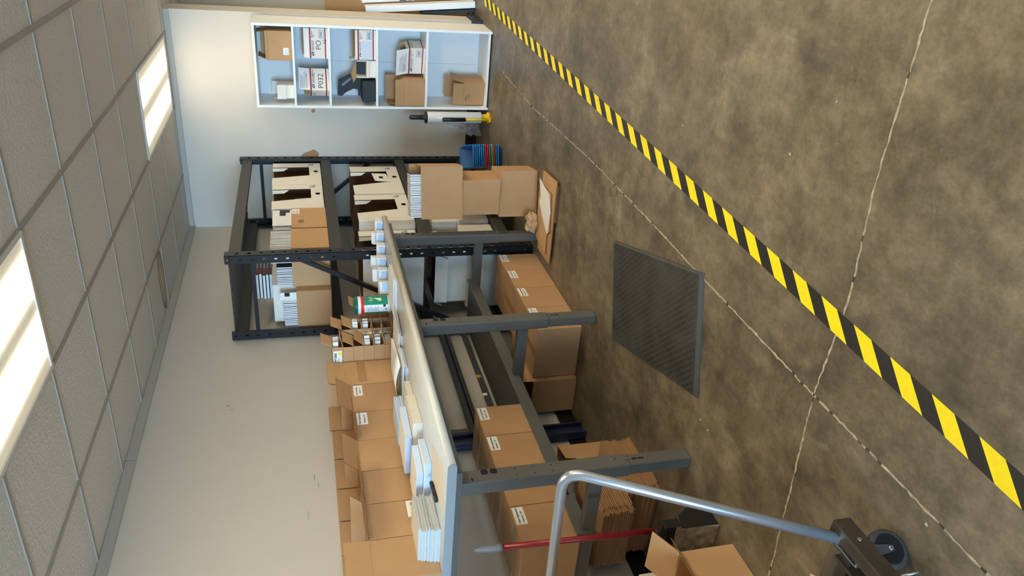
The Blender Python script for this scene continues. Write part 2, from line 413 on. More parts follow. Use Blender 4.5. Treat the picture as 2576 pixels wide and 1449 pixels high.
# floor joints
def joint(name, pts, wid, label):
    b = MB(); n = 0; rr = random.Random(name)
    L_, R_ = [], []
    for (a, c) in zip(pts[:-1], pts[1:]):
        a, c = Vector(a + (0,)), Vector(c + (0,)); k = max(2, int((c - a).length / 0.018))
        for i in range(k):
            p = a.lerp(c, i / k); d = (c - a).normalized(); nn = Vector((-d.y, d.x, 0))
            o_ = rr.uniform(-0.0025, 0.0025); w1 = wid * rr.uniform(0.3, 1.0)
            L_.append(p + nn * (o_ + w1)); R_.append(p + nn * (o_ - w1))
    for i in range(len(L_) - 1):
        q = [L_[i], R_[i], R_[i + 1], L_[i + 1]]
        b.quad([(v.x, v.y, 0.0007) for v in q], 0 if rr.random() < 0.92 else 1)
    return struct(b.build(name, [mat('joint_chalk', (168, 156, 134), 0.9, var=0.35, scale=45), mat('joint_dark', (66, 56, 46), 0.9)]), label)
joint('trim_6', [(-1.338, 6.2), (-1.385, 5.17), (-1.358, 3.99), (-1.371, 3.17), (-1.39, 2.565), (-1.411, 1.84), (-1.414, 1.33), (-1.43, 0.6)], 0.006, 'chalky saw-cut joint running down the floor')
joint('trim_7', [(1.5, 1.78), (-0.177, 1.76), (-0.69, 1.752), (-1.02, 1.71), (-1.42, 1.727), (-1.71, 1.70), (-2.2, 1.66), (-2.9, 1.62)], 0.005, 'saw-cut joint crossing the floor')

# red paint scribble and pale chips on the floor
ps = MB(); r2 = random.Random(3)
for k in range(5):
    y0 = 4.25 + 0.07 * k
    x0 = -0.36 - 0.016 * k
    ps.quad([(x0, y0, 0.0006), (x0 + 0.05, y0 + 0.02, 0.0006), (x0 + 0.05, y0 + 0.05, 0.0006), (x0 - 0.005, y0 + 0.045, 0.0006)])
struct(ps.build('trim_8', mat('faded_red_paint', (150, 104, 88), 0.8, var=0.25, scale=60)), 'faded red paint scribble on the floor')

fc = MB(); r5 = random.Random(11)
for (x_, y_) in [(-0.861, 2.952), (-0.87, 5.747), (-1.966, 2.242), (-1.966, 2.312), (-0.509, 2.014), (-0.731, 2.172), (-1.438, 2.755), (-0.994, 3.579), (-1.453, 1.181), (-1.687, 3.101)]:
    q_ = r5.uniform(0.004, 0.008); a0 = r5.uniform(0, 6)
    fc.quad([(x_ + q_ * r5.uniform(.5, 1.2) * cos(a0 + 2 * pi * k / 6), y_ + q_ * r5.uniform(.5, 1.2) * sin(a0 + 2 * pi * k / 6), 0.0006) for k in range(6)])
struct(fc.build('trim_10', mat('white_paint_chip', (196, 190, 176), 0.7)), 'pale paint chips on the floor')
# ceiling lights
def ceiling_light(x, y, label, dm=None):
    t = thing('ceiling_light', label, 'light', (x, y, H), 0, 'recessed ceiling lights')
    f = MB()
    for (a, b, c, d) in ((-0.303, 0.303, -0.632, -0.610), (-0.303, 0.303, 0.610, 0.632), (-0.303, -0.282, -0.61, 0.61), (0.282, 0.303, -0.61, 0.61)):
        f.box(a, b, c, d, -0.012, -0.0005)
    f.build('frame', mat('lamp_frame', (206, 200, 190), 0.4), t, 0.002)
    MB().box(-0.282, 0.282, -0.61, 0.61, -0.006, -0.001).build('diffuser', dm or DIFF, t)
    return t
ceiling_light(-1.5675, 6.0925, 'glowing recessed ceiling light panel next to the end wall above the bookcase', DIFF_FAR)
ceiling_light(-1.5675, 2.2975, 'glowing ribbed ceiling light panel nearest the camera, cut by the picture edge')
for (x, y) in ((0.8525, 2.2975), (0.8525, 6.0925), (3.2725, 2.2975), (3.2725, 6.0925)):
    ceiling_light(x, y, 'recessed ceiling light panel outside the picture, in the near half of the room', DIFF_NEAR)

# outlet on the end wall
t = thing('wall_outlet', 'pale duplex outlet on the end wall, seen through the black rack', 'outlet', (-2.40, YB, 0.475))
o = MB().box(-0.038, 0.038, -0.007, -0.0005, -0.062, 0.062).build('cover_plate', ALMOND, t, 0.003)
for dz in (-0.026, 0.026):
    b = MB(); b.box(-0.017, 0.017, -0.0095, -0.007, dz - 0.016, dz + 0.016)
    b.box(-0.008, -0.005, -0.0099, -0.0094, dz - 0.004, dz + 0.007, 1); b.box(0.005, 0.008, -0.0099, -0.0094, dz - 0.004, dz + 0.007, 1); b.box(-0.002, 0.002, -0.0099, -0.0094, dz - 0.012, dz - 0.008, 1)
    b.build('receptacle', [ALMOND, INK], t)

# hazard tape on the floor
t = MB(); pit = 0.17
cx = lambda y: -1.2085 + 0.0437 * y
y = 1.319 - pit * 5
while y < 6.95:
    for (a, b_, mi) in ((0, 0.084, 0), (0.084, 0.17, 1)):
        q = []
        for (sx, yy) in ((1, y - b_), (1, y - a), (-1, y - a), (-1, y - b_)):
            yy2 = yy - (0.086 if sx < 0 else 0); q.append((cx(yy2) + sx * 0.0375, yy2, 0.0009))
        t.quad(q, mi)
    y += pit
tag(t.build('hazard_tape', [YTAPE, BTAPE]), 'black and yellow striped tape stuck along the concrete floor', 'tape')

# anti-fatigue mat
c4 = [Vector(p) for p in ((-1.367, 2.528, 0), (-1.636, 3.445, 0), (-2.149, 3.274, 0), (-1.886, 2.359, 0))]
cen = sum(c4, Vector()) / 4
t = thing('floor_mat', 'black rubber anti-fatigue mat with diamond tread on the concrete', 'mat', (cen.x, cen.y, 0.0))
b = MB(); lo = [(p - cen) for p in c4]
for sc_, z in ((1, 0.0005), (1, 0.006), (0.965, 0.016)):
    for p in lo: b.v.append(Vector((p.x * sc_, p.y * sc_, z)))
b.face([3, 2, 1, 0])
for k in range(4):
    for L0 in (0, 4): b.face([L0 + k, L0 + (k + 1) % 4, L0 + 4 + (k + 1) % 4, L0 + 4 + k])
b.face([8, 9, 10, 11])
b.build('bevelled_border', MATR, t)
b = MB(); sc2 = 0.955
for z in (0.0155, 0.0168):
    for p in lo: b.v.append(Vector((p.x * 0.955, p.y * 0.945, z)))
for k in range(4): b.face([k, (k + 1) % 4, 4 + (k + 1) % 4, 4 + k])
b.face([4, 5, 6, 7]); b.face([3, 2, 1, 0])
b.build('tread', MATD, t)

# ------------------------------------------------------------------ boxes
TH = 0.0045
def shell(w, d, h, bot=True, walls='nesw', th=TH, hb=None):
    """open carton walls around local origin (base centre); n=+y e=+x s=-y w=-x; material 1 inside faces"""
    b = MB(); x, y = w / 2, d / 2
    def slab(x0, x1, y0, y1, z0, z1): b.box(x0, x1, y0, y1, z0, z1)
    if bot: slab(-x, x, -y, y, 0, th)
    z0 = th
    if 'e' in walls: slab(x - th, x, -y, y, z0, h)
    if 'w' in walls: slab(-x, -x + th, -y, y, z0, h)
    if 'n' in walls: slab(-x + th, x - th, y - th, y, z0, h)
    if 's' in walls: slab(-x + th, x - th, -y, -y + th, z0, h)
    return b
def inner_mat(b, w, d):
    """mark inward wall faces with material 1"""
    for i, f in enumerate(b.f):
        c = sum((b.v[k] for k in f), Vector()) / len(f)
        n = (b.v[f[1]] - b.v[f[0]]).cross(b.v[f[2]] - b.v[f[1]])
        if n.length < 1e-12: continue
        n.normalize()
        if abs(n.z) < 0.5 and (n.x * c.x + n.y * c.y) < -1e-6: b.m[i] = 1
        if n.z > 0.5 and c.z < 0.02: b.m[i] = 1
    return b
def flap(parent, side, w, d, h, length, ang, mats, name='flap', skew=0.0, th=0.003, taper=0.0):
    """ang: 0 upright, 90 level outwards, -90 closed"""
    ang = rad(ang); s_, c_ = sin(ang), cos(ang)
    if side in 'ew': half = d / 2; out = X if side == 'e' else -X; run = Y; org = out * (w / 2)
    else: half = w / 2; out = Y if side == 'n' else -Y; run = X; org = out * (d / 2)
    V = Z * c_ + out * s_; org = org + Z * (h + 0.001); U = run
    if U.cross(V).dot(out) < 0: U = -U
    b = MB(); b.plate(org, U, V, [(-half + 0.002, 0), (half - 0.002, 0), (half - 0.002 - taper + skew, length), (-half + 0.002 + taper + skew, length)], th, mi=0, mi_side=1, mi_back=0)
    return b.build(name, mats, parent)
def carton_open(label, loc, size, flaps, rz=0, m=KRAFT, inside=None, group=None, name='open_carton', cat='box', flapm=None, walls='nesw'):
    w, d, h = size
    t = thing(name, label, cat, loc, rz, group)
    b = shell(w, d, h, walls=walls)
    if inside: inner_mat(b, w, d); b.build('carton_body', [m, inside], t, 0.0012, 1)
    else: b.build('carton_body', m, t, 0.0012, 1)
    for f_ in flaps:
        side, ln, ang = f_[:3]; kw = f_[3] if len(f_) > 3 else {}
        flap(t, side, w, d, h, ln, ang, [flapm or m, KDARK if m in (KRAFT, KRAFT2) else m], **kw)
    return t
def label_e(parent, x, y0, y1, z0, z1, lines, size=0.011):
    """white label on a +x face; y1 is the far (right hand) end"""
    b = MB().box(x, x + 0.0006, y0, y1, z0, z1); o = b.build('paper_label', LABEL, parent)
    for k, s_ in enumerate(lines):
        text(s_[0], s_[1], INK, o, (x + 0.0006, y0 + s_[2], z1 - s_[3]), Y, Z, bold=0.0003)
    return o
def carton_closed(label, loc, size, lab=True, tape=True, rz=0, group=None, m=KRAFT, name='sealed_carton', tape_dir='x'):
    w, d, h = size
    t = thing(name, label, 'box', loc, rz, group)
    MB().box(-w / 2, w / 2, -d / 2, d / 2, 0, h).build('carton_body', m, t, 0.004, 2)
    if tape:
        b = MB()
        if tape_dir == 'x': b.box(-w / 2 + 0.002, w / 2 - 0.002, -0.026, 0.026, h, h + 0.0008)
        else: b.box(-0.026, 0.026, -d / 2 + 0.002, d / 2 - 0.002, h, h + 0.0008)
        b.build('tape_strip', TAPE, t)
    if lab: label_e(t, w / 2 + 0.0002, d / 2 - 0.115, d / 2 - 0.008, h - 0.058, h - 0.006, [('Client Agreement', 0.0135, 0.004, 0.021), ('Quantity : 100', 0.0115, 0.012, 0.040)])
    return t

# ------------------------------------------------------------------ work bench
BT = 1.104
bench = thing('work_bench', 'long grey steel packing bench with three adjustable legs along the left wall', 'bench', (-2.42, 3.555, 0))
def bl(x, y, z): return Vector((x + 2.42, y - 3.555, z))
BX0, BX1, BY0, BY1 = -2.955, -2.04, 2.282, 4.815
b = MB(); prof = [(BX0, BT - 0.038), (BX1 - 0.019, BT - 0.038)] + [(BX1 - 0.019 + 0.019 * cos(a), BT - 0.019 + 0.019 * sin(a)) for a in [rad(-90 + 22.5 * k) for k in range(1, 8)]] + [(BX1 - 0.019, BT), (BX0, BT)]
n = len(prof)
for yy in (BY0 + 0.003, BY1): b.v += [bl(p[0], yy, p[1]) for p in prof]
for k in range(n): b.face([k, n + k, n + (k + 1) % n, (k + 1) % n], 0, 1 <= k <= 9)
b.face(list(range(n))); b.face(list(reversed(range(n, 2 * n))))
b.build('bench_top', TTOP, bench)
b = MB(); ec = [(p[0] + (0.0015 if p[0] > -2.5 else 0), p[1]) for p in prof]
for yy in (BY0 - 0.001, BY0 + 0.0028): b.v += [bl(p[0], yy, p[1]) for p in ec]
for k in range(n): b.face([k, n + k, n + (k + 1) % n, (k + 1) % n], 0)
b.face(list(range(n))); b.face(list(reversed(range(n, 2 * n))))
b.build('end_cap', TEND, bench)
b = MB()
fx0, fx1, fy0, fy1 = BX0 + 0.02, -2.095, BY0 + 0.004, BY1 - 0.01
for (x0, x1, y0, y1) in ((fx1 - 0.03, fx1, fy0, fy1), (fx0, fx0 + 0.03, fy0, fy1), (fx0 + 0.03, fx1 - 0.03, fy0, fy0 + 0.03), (fx0 + 0.03, fx1 - 0.03, fy1 - 0.03, fy1)):
    p, q = bl(x0, y0, 1.04), bl(x1, y1, 1.0655); b.box(p.x, q.x, p.y, q.y, p.z, q.z)
b.build('top_frame', TGREY, bench, 0.002)
LEGY = (2.342, 3.577, 4.765)
for li, ly in enumerate(LEGY):
    x1 = -2.168 if li != 1 else -2.156
    b = MB(); p, q = bl(x1 - 0.066, ly - 0.039, 0.29), bl(x1, ly + 0.039, 1.0395)
    b.box(p.x, q.x, p.y, q.y, p.z, q.z)
    leg = b.build('leg', TGREY, bench, 0.006, 3)
    xx = q.x + 0.0004
    for zz in (0.932, 0.892): MB().disc((xx, p.y + 0.058, zz), Y, Z, 0.0155, 0.0155, 0, 16, 3.2).build('cable_cutout', HOLE, leg)
    for (zz, dy) in [(a_, b_) for a_ in (0.80, 0.72, 0.64) for b_ in (0.02, 0.058)] + [(0.35, 0.045)]:
        MB().disc((xx, p.y + dy, zz), Y, Z, 0.0035, 0.0035, 0, 8).build('bolt_hole', HOLE, leg)
    MB().quad([(xx, p.y + 0.012, 0.985), (xx, p.y + 0.03, 0.985), (xx, p.y + 0.03, 0.995), (xx, p.y + 0.012, 0.995)], 0).build('stamped_mark', HOLE, leg)
    for zz in (0.37, 0.30): MB().tube([(q.x, p.y + 0.042, zz), (q.x + 0.004, p.y + 0.042, zz)], 0.005, 8).build('screw', ZINC, leg)
    b = MB(); p2, q2 = bl(x1 - 0.061, ly - 0.034, 0.0), bl(x1 - 0.004, ly + 0.034, 0.30)
    b.box(p2.x, q2.x, p2.y, q2.y, p2.z, q2.z)
    foot = b.build('telescoping_foot', TGREY, bench, 0.005, 3)
    xx = q2.x + 0.0004
    for zz in (0.262, 0.232):
        b = MB(); ks = [(0.0045 * cos(a_), -0.012 + 0.0045 * sin(a_)) for a_ in [rad(180 + 30 * k) for k in range(7)]] + [(0.0068 * cos(a_), 0.006 + 0.006 * sin(a_)) for a_ in [rad(-30 + 30 * k) for k in range(9)]]
        b.quad([(xx, p2.y + 0.036 + u_, zz + v_) for (u_, v_) in ks]); b.build('keyhole_slot', HOLE, foot)
    b = MB(); p3, q3 = bl(BX0 + 0.02, ly - 0.02, 0.40), bl(x1 - 0.066, ly + 0.02, 0.462)
    b.box(p3.x, q3.x, p3.y, q3.y, p3.z, q3.z)
    b.build('cross_bar', TGREY, bench, 0.003)
    b = MB(); p4, q4 = bl(BX0 + 0.004, ly - 0.018, 0.40), bl(BX0 + 0.02, ly + 0.018, 1.0395)
    b.box(p4.x, q4.x, p4.y, q4.y, p4.z, q4.z)
    b.build('back_strut', TGREY, bench, 0.003)
# lower half shelf
b = MB()
p, q = bl(BX0 + 0.005, BY0 + 0.02, 0.463), bl(-2.553, BY1 - 0.02, 0.475); b.box(p.x, q.x, p.y, q.y, p.z, q.z)
b.build('lower_shelf', mat('dark_shelf_steel', (84, 84, 84), 0.5, var=0.04), bench, 0.001)
b = MB(); p, q = bl(-2.553, BY0 + 0.02, 0.424), bl(-2.545, BY1 - 0.02, 0.492); b.box(p.x, q.x, p.y, q.y, p.z, q.z)
lip = b.build('shelf_lip', TGREY, bench, 0.002)
b = MB(); p = bl(-2.545, 2.55, 0.46); b.quad([(p.x + 0.0004, p.y, 0.447), (p.x + 0.0004, p.y + 0.04, 0.447), (p.x + 0.0004, p.y + 0.04, 0.462), (p.x + 0.0004, p.y, 0.462)])
b.build('maker_plate', HOLE, lip)

# navy wall frame with dark rails below the bench
t = thing('wall_rail_frame', 'navy steel uprights carrying dark rails on the wall under the bench', 'rail', (-2.94, 3.48, 0))
for yy in (0.0, 1.30):
    MB().box(-0.03, 0.0, yy - 0.05, yy + 0.05, 0.0, 0.93).build('upright', BLUEST, t, 0.004)
    b = MB(); b.box(0.0, 0.028, yy - 0.05, yy - 0.036, 0.0, 0.93); b.box(0.0, 0.028, yy + 0.036, yy + 0.05, 0.0, 0.93)
    b.build('upright_flange', BLUEST, t, 0.003)
for (z0, z1) in ((0.632, 0.66), (0.667, 0.70)):
    MB().box(-0.02, 0.02, 0.055, 1.24, z0, z1).build('rail', RAIL, t, 0.004)
MB().box(-0.02, 0.01, 0.055, 1.24, 0.50, 0.535).build('rail', RAIL, t, 0.004)
b = MB()
b.box(0.0, 0.012, 0.62, 0.655, 0.512, 0.545); o = b.build('hook_tag', mat('tan_tag', (176, 140, 104), 0.6), t, 0.002); o['label'] = 'tan tag hanging on the rail'
b = MB(); b.box(0.0, 0.012, 0.42, 0.445, 0.515, 0.545); b.build('hook_tag', LABEL, t, 0.002)
b = MB(); b.box(0.0, 0.012, 0.26, 0.29, 0.512, 0.55); b.build('hook_tag', LABEL, t, 0.002)

# cartons on the bench against the wall
SEAM = [3.737, 3.475, 3.231, 2.990, 2.755, 2.530, 2.290]
names6 = ['farthest open carton of the bench row, label at its corner, front flap raised',
          'second open carton from the far end of the bench row, labelled, front flap nearly level',
          'third open carton from the far end of the bench row, unlabelled, front flap raised',
          'fourth open carton from the far end of the bench row, plain front with level flap',
          'open carton second nearest in the bench row, quantity label low on its front',
          'nearest open carton of the bench row with its front flap standing straight up']
front_ang = [38, 84, 40, 82, 80, 4]
for k in range(6):
    y1, y0 = SEAM[k] - 0.0015, SEAM[k + 1] + 0.0015; d = y1 - y0
    fl = [('w', 0.115, -3 if k < 5 else -5), ('e', 0.105 if k < 5 else 0.115, front_ang[k])]
    if k in (1, 3): fl.append(('s', 0.10, -50, {'taper': 0.005}))
    t = carton_open(names6[k], (-2.815, (y0 + y1) / 2, BT + 0.0005), (0.33, d, 0.288), fl, group='open cartons in a row on the bench')
    h = 0.288; x = 0.165
    if k == 0: label_e(t, x + 0.0003, d / 2 - 0.108, d / 2 - 0.008, h - 0.062, h - 0.012, [('Return Envelope', 0.0115, 0.006, 0.02), ('Quantity : 10', 0.01, 0.02, 0.038)])
    if k == 1: label_e(t, x + 0.0003, d / 2 - 0.112, d / 2 - 0.008, h - 0.068, h - 0.010, [('Client Agreement', 0.0135, 0.004, 0.02), ('Quantity : 50', 0.013, 0.012, 0.045)])
    if k == 4: label_e(t, x + 0.0003, 0.0, 0.105, 0.048, 0.098, [('Quantity : 100', 0.0145, 0.006, 0.028)])
# tall carton at the far end of the row with ragged taped flap
t = carton_open('tall carton with torn flaps between the bench row and the small boxes', (-2.815, 3.862, BT + 0.0005), (0.33, 0.238, 0.345),
                [('e', 0.07, 12, {'skew': 0.01}), ('w', 0.07, 0), ('n', 0.06, 8)], m=KRAFT2)
b = MB().box(0.1655, 0.1662, -0.10, 0.11, 0.19, 0.24); b.build('tape_strip', TAPE, t)
b = MB(); b.plate((0.168, -0.115, 0.27), Y, Z, [(0, 0), (0.09, 0.05), (0.15, 0.035), (0.16, 0.075), (0.08, 0.10), (0.0, 0.14)], 0.002); b.build('torn_edge', KRAFT2, t)

# small corrugated mailer boxes stacked beyond
def mailer(label, x, y, z, env, lab, ang, rz, fl=0.075, side=False):
    w, d, h = 0.30, 0.125, 0.062
    t = thing('mailer_box', label, 'box', (x - w / 2, y, z), rz, 'small mailer boxes stacked on the bench')
    b = MB(); th = 0.003
    b.box(-w / 2, w / 2, -d / 2, d / 2, 0, th); b.box(-w / 2, w / 2, -d / 2, d / 2, h - th, h)
    b.box(-w / 2, w / 2, -d / 2, -d / 2 + th, th, h - th); b.box(-w / 2, w / 2, d / 2 - th, d / 2, th, h - th); b.box(-w / 2, -w / 2 + th, -d / 2 + th, d / 2 - th, th, h - th)
    b.build('box_body', KRAFT, t)
    b = MB(); a = rad(ang)
    b.plate((w / 2 + 0.0045, 0, h - 0.002), Y, Vector((cos(a), 0, sin(a))), [(-d / 2 + 0.004, 0.001), (d / 2 - 0.004, 0.001), (d / 2 - 0.006, fl), (-d / 2 + 0.006, fl)], 0.0025); b.build('flap', KRAFT2, t)
    b = MB(); a = rad(18)
    if side: b.plate((w / 2 + 0.0005, -d / 2 + 0.003, 0.004), Vector((cos(a), -sin(a), 0)), Z, [(0, 0), (0.055, 0.004), (0.055, h - 0.012), (0, h - 0.008)], 0.0025); b.build('flap', KRAFT, t)
    if env:
        b = MB()
        for k in range(5):
            yy = -0.035 + 0.014 * k + rnd.uniform(-0.003, 0.003); ex = rnd.uniform(0.012, 0.035)
            b.box(-0.08, w / 2 + ex, yy, yy + 0.0016, 0.024, h - 0.006)
        b.build('envelopes', PAPER, t)
    if lab:
        b = MB(); yy = -d / 2 - 0.0005
        b.quad([(0.02, yy, 0.006), (0.125, yy, 0.006), (0.125, yy, h - 0.006), (0.02, yy, h - 0.006)], 0)
        for (x0, x1, z0, z1) in ((0.032, 0.07, 0.04, 0.05), (0.075, 0.11, 0.036, 0.05), (0.032, 0.06, 0.03, 0.034), (0.032, 0.08, 0.022, 0.025)):
            b.quad([(x0, yy - 0.0003, z0), (x1, yy - 0.0003, z0), (x1, yy - 0.0003, z1), (x0, yy - 0.0003, z1)], 1)
        o = b.build('paper_label', [LABEL, INKG], t)
        b = MB(); b.disc((0.105, yy - 0.0004, 0.018), X, Z, 0.014, 0.009, 0); b.build('yellow_dot', YEL, o)
    return t
lv = ['bottom', 'second', 'third', 'fourth', 'fifth', 'top']
for k in range(6):
    z = BT + 0.001 + k * 0.0632
    lab = 'small brown mailer box with envelopes, %s of the near column beside the tall carton' % lv[k] if k < 5 else 'small brown mailer box with yellow-dot label on top of the near column'
    mailer(lab, -2.55 + 0.002 * (k % 2), 4.055, z, k in (0, 1, 2, 5), k == 5, [12, 12, 50, 60, 14, 62][k], 0, side=k == 0)
for k in range(5):
    z = BT + 0.001 + k * 0.0632
    lab = 'small brown mailer box behind the green canister, %s of the middle column' % (lv[k] if k < 4 else 'topmost')
    mailer(lab, -2.512, 4.195, z, k in (2, 3), k in (0, 1, 2), [12, 12, 12, 60, 66][k], 0, fl=0.04 if k < 3 else 0.07)
for k in range(3):
    z = BT + 0.001 + k * 0.0632
    lab = 'small brown mailer box of the far column beside the rack, %s one' % ['bottom', 'middle', 'topmost'][k]
    mailer(lab, -2.53, 4.46, z, k == 2, False, [50, 12, 55][k], 0)

# wipes canister
t = thing('wipes_canister', 'green and white wipes canister with red band standing on the bench', 'canister', (-2.405, 4.245, BT + 0.0005))
n = 40; b = MB(); R_ = 0.056
zs = [0.0, 0.004, 0.022, 0.168, 0.188, 0.190, 0.207]
rs = [0.052, 0.0565, 0.0555, 0.0555, 0.0555, 0.057, 0.056]
for r_, z in zip(rs, zs):
    for k in range(n): b.v.append(Vector((r_ * cos(2 * pi * k / n), r_ * sin(2 * pi * k / n), z)))
for i in range(len(zs) - 1):
    for k in range(n):
        mi = {0: 0, 1: 0, 2: 1, 3: 2, 4: 0, 5: 0}[i]
        a = 360 * (k + 0.5) / n
        if i == 2 and 246 < a < 300: mi = 0
        b.face([i * n + k, i * n + (k + 1) % n, (i + 1) * n + (k + 1) % n, (i + 1) * n + k], mi, True)
b.face(list(reversed(range(n)))); b.face([(len(zs) - 1) * n + k for k in range(n)])
body = b.build('canister_body', [WPL, GREEN, REDL], t)
b = MB().lathe([(0.0555, 0.2075), (0.0545, 0.220), (0.048, 0.229), (0.03, 0.232)], 36); b.build('lid', GREENCAP, t)
def on_can(a0, a1, z0, z1, r_=0.0561, seg=6):
    q = []
    for i in range(seg):
        c0, c1 = rad(a0 + (a1 - a0) * i / seg), rad(a0 + (a1 - a0) * (i + 1) / seg)
        q.append([(r_ * cos(c0), r_ * sin(c0), z0), (r_ * cos(c1), r_ * sin(c1), z0), (r_ * cos(c1), r_ * sin(c1), z1), (r_ * cos(c0), r_ * sin(c0), z1)])
    return q
b = MB()
for k in range(9):
    z = 0.155 - 0.009 * k
    for q in on_can(250, 296 - (k * 7) % 18, z, z + 0.0022): b.quad(q, 0)
for q in on_can(282, 297, 0.036, 0.052): b.quad(q, 1)
for q in on_can(262, 270, 0.03, 0.04): b.quad(q, 1)
b.build('label_print', [INKB, INK], body)
b = MB()
def cp(a_, z_): return Vector((0.0559 * cos(rad(a_)), 0.0559 * sin(rad(a_)), z_))
for k in range(11):
    th_ = pi * k / 10; a1_, z1_ = 345 + 20 * cos(th_), 0.130 + 0.0 * k
    r1_, r2_ = 7, 24 if k % 2 else 17
    b.quad([cp(338 + r1_ * cos(th_ - 0.1), 0.138 - 0.0013 * r1_ * sin(th_ - 0.1)), cp(338 + r2_ * cos(th_ - 0.05), 0.138 - 0.0013 * r2_ * sin(th_ - 0.05)),
            cp(338 + r2_ * cos(th_ + 0.05), 0.138 - 0.0013 * r2_ * sin(th_ + 0.05)), cp(338 + r1_ * cos(th_ + 0.1), 0.138 - 0.0013 * r1_ * sin(th_ + 0.1))])
for k in range(6): b.quad([cp(322 + 4 * k, 0.062), cp(326 + 4 * k, 0.062), cp(326 + 4 * k, 0.080 + 0.006 * k), cp(322 + 4 * k, 0.076 + 0.006 * k)])
b.build('sunburst_print', mat('sunburst_cream', (214, 230, 196), 0.5), body)

# papers and booklets on the bench ------------------------------------------------
def sheets(name, label, cat, loc, rz, w, d, n, th, jit, mats, group=None, part='sheet', fan=(0, 0)):
    t = thing(name, label, cat, loc, rz, group)
    for k in range(n):
        jx, jy = rnd.uniform(-jit, jit) + fan[0] * k, rnd.uniform(-jit, jit) + fan[1] * k
        M = Matrix.Translation((jx, jy, k * th)) @ Matrix.Rotation(rnd.uniform(-0.02, 0.02), 4, 'Z')
        MB().box(-w / 2, w / 2, -d / 2, d / 2, 0, th * 0.86, 0, M).build(part, mats[k % len(mats)], t)
    return t
# the tall stack of booklets, each booklet its own thing
t0 = None
for k in range(15):
    z = BT + 0.0006 + k * 0.0062
    sh = (0.0, 0.0)
    loc = (-2.585 + rnd.uniform(-0.005, 0.005) - 0.0012 * k, 2.455 + rnd.uniform(-0.004, 0.004) + 0.0018 * k, z)
    if t0 is None:
        t0 = thing('booklet', 'stapled white booklet in the tall stack at the near end of the bench', 'booklet', loc, 0, 'booklets in the tall near stack')
        b = MB(); b.box(-0.135, 0.135, -0.105, 0.105, 0.0, 0.0013); b.box(-0.135, 0.135, -0.105, 0.105, 0.0044, 0.0057); b.build('cover', PAPERC, t0)
        MB().box(-0.1300, 0.1300, -0.1035, 0.1015, 0.0014, 0.0043).build('pages', PAPERB, t0)
        o = t0
    else: o = copy_tree(t0)
    o.location = loc; o.rotation_euler = (0, 0, rad(rnd.uniform(-1.5, 1.5)))
# loose sheet with pen
t = thing('loose_sheet', 'single white sheet lying at the near front corner of the bench top', 'paper', (-2.27, 2.47, BT + 0.0006), rad(20))
b = MB(); b.v += [Vector(p) for p in ((-0.11, -0.15, 0), (0.10, -0.15, 0.0), (0.10, 0.14, 0.0), (-0.09, 0.15, 0.0))]; b.face([0, 1, 2, 3]); b.v += [v + Vector((0, 0, 0.0006)) for v in b.v[:4]]; b.face([7, 6, 5, 4]); [b.face([k, (k + 1) % 4, 4 + (k + 1) % 4, 4 + k]) for k in range(4)]
b.f[1] = [4, 5, 6, 7]; b.f[0] = [3, 2, 1, 0]
b.build('sheet', PAPERC, t)
t = thing('marker_pen', 'black marker pen lying on the loose sheet beside the booklet stack', 'pen', (-2.375, 2.50, BT + 0.0105), rad(98))
MB().tube([(-0.07, 0, 0), (0.03, 0, 0)], 0.0085, 14).build('barrel', BLK, t)
MB().tube([(0.031, 0, 0), (0.07, 0, 0), (0.076, 0, 0)], [0.009, 0.009, 0.006], 14).build('cap', BLK, t)
# bound manuscripts in the middle of the bench
def bound(label, x, y, rz, w, d, h, cover=True, zz=0.0006, edge=PAPERB):
    t = thing('bound_booklet', label, 'booklet', (x, y, BT + zz), rad(rz), 'bound booklets on the middle of the bench')
    MB().box(-w / 2, w / 2, -d / 2, d / 2, 0.001, h).build('pages', edge, t)
    MB().box(-w / 2 - 0.001, w / 2 + 0.001, -d / 2, d / 2, h + 0.0002, h + 0.0022).build('cover', PAPER if cover else PAPERC, t)
    MB().box(-w / 2 - 0.001, w / 2 + 0.001, -d / 2, d / 2, 0.0, 0.0008).build('back_cover', INKG, t)
    return t
bound('thick bound booklet with blue-white edges beside the near booklet stack', -2.46, 2.72, 4, 0.25, 0.19, 0.030)
bound('bound booklet lying on the thick one beside the near booklet stack', -2.50, 2.74, -6, 0.24, 0.18, 0.028, zz=0.034)
bound('thick white bound manuscript in the middle of the bench front', -2.44, 3.02, 5, 0.24, 0.26, 0.045, cover=False, edge=PAPERC)
bound('bound manuscript lying on the thick white one, mid bench', -2.50, 3.02, -3, 0.23, 0.24, 0.030, zz=0.0495)
bound('low pile of cream booklets behind the white manuscript', -2.47, 3.26, 3, 0.20, 0.16, 0.03, cover=False, edge=PAPERC)
t = sheets('blue_notepad', 'pale blue notepad stack with crisp edges in the middle of the bench', 'notepad', (-2.57, 3.27, BT + 0.0345), rad(-3), 0.14, 0.23, 5, 0.010, 0.003, [PAPERB], part='pad')
t = sheets('glossy_folder', 'curled glossy white folder lying before the tall carton', 'folder', (-2.48, 3.528, BT + 0.0006), rad(4), 0.27, 0.22, 7, 0.004, 0.008, [PAPER, PAPERB], part='leaf')
# arched top leaf of that folder
b = MB(); N_ = 10
for k in range(N_ + 1):
    a = k / N_; xx = -0.14 + 0.28 * a; zz = 0.0295 + 0.035 * sin(pi * a * 0.9)
    for yy in (-0.105, 0.105): b.v.append(Vector((xx, yy, zz)))
for k in range(N_): b.face([2 * k, 2 * k + 2, 2 * k + 3, 2 * k + 1], 0, True)
o = b.build('arched_leaf', PAPER, t); sm = o.modifiers.new('solid', 'SOLIDIFY'); sm.thickness = 0.001
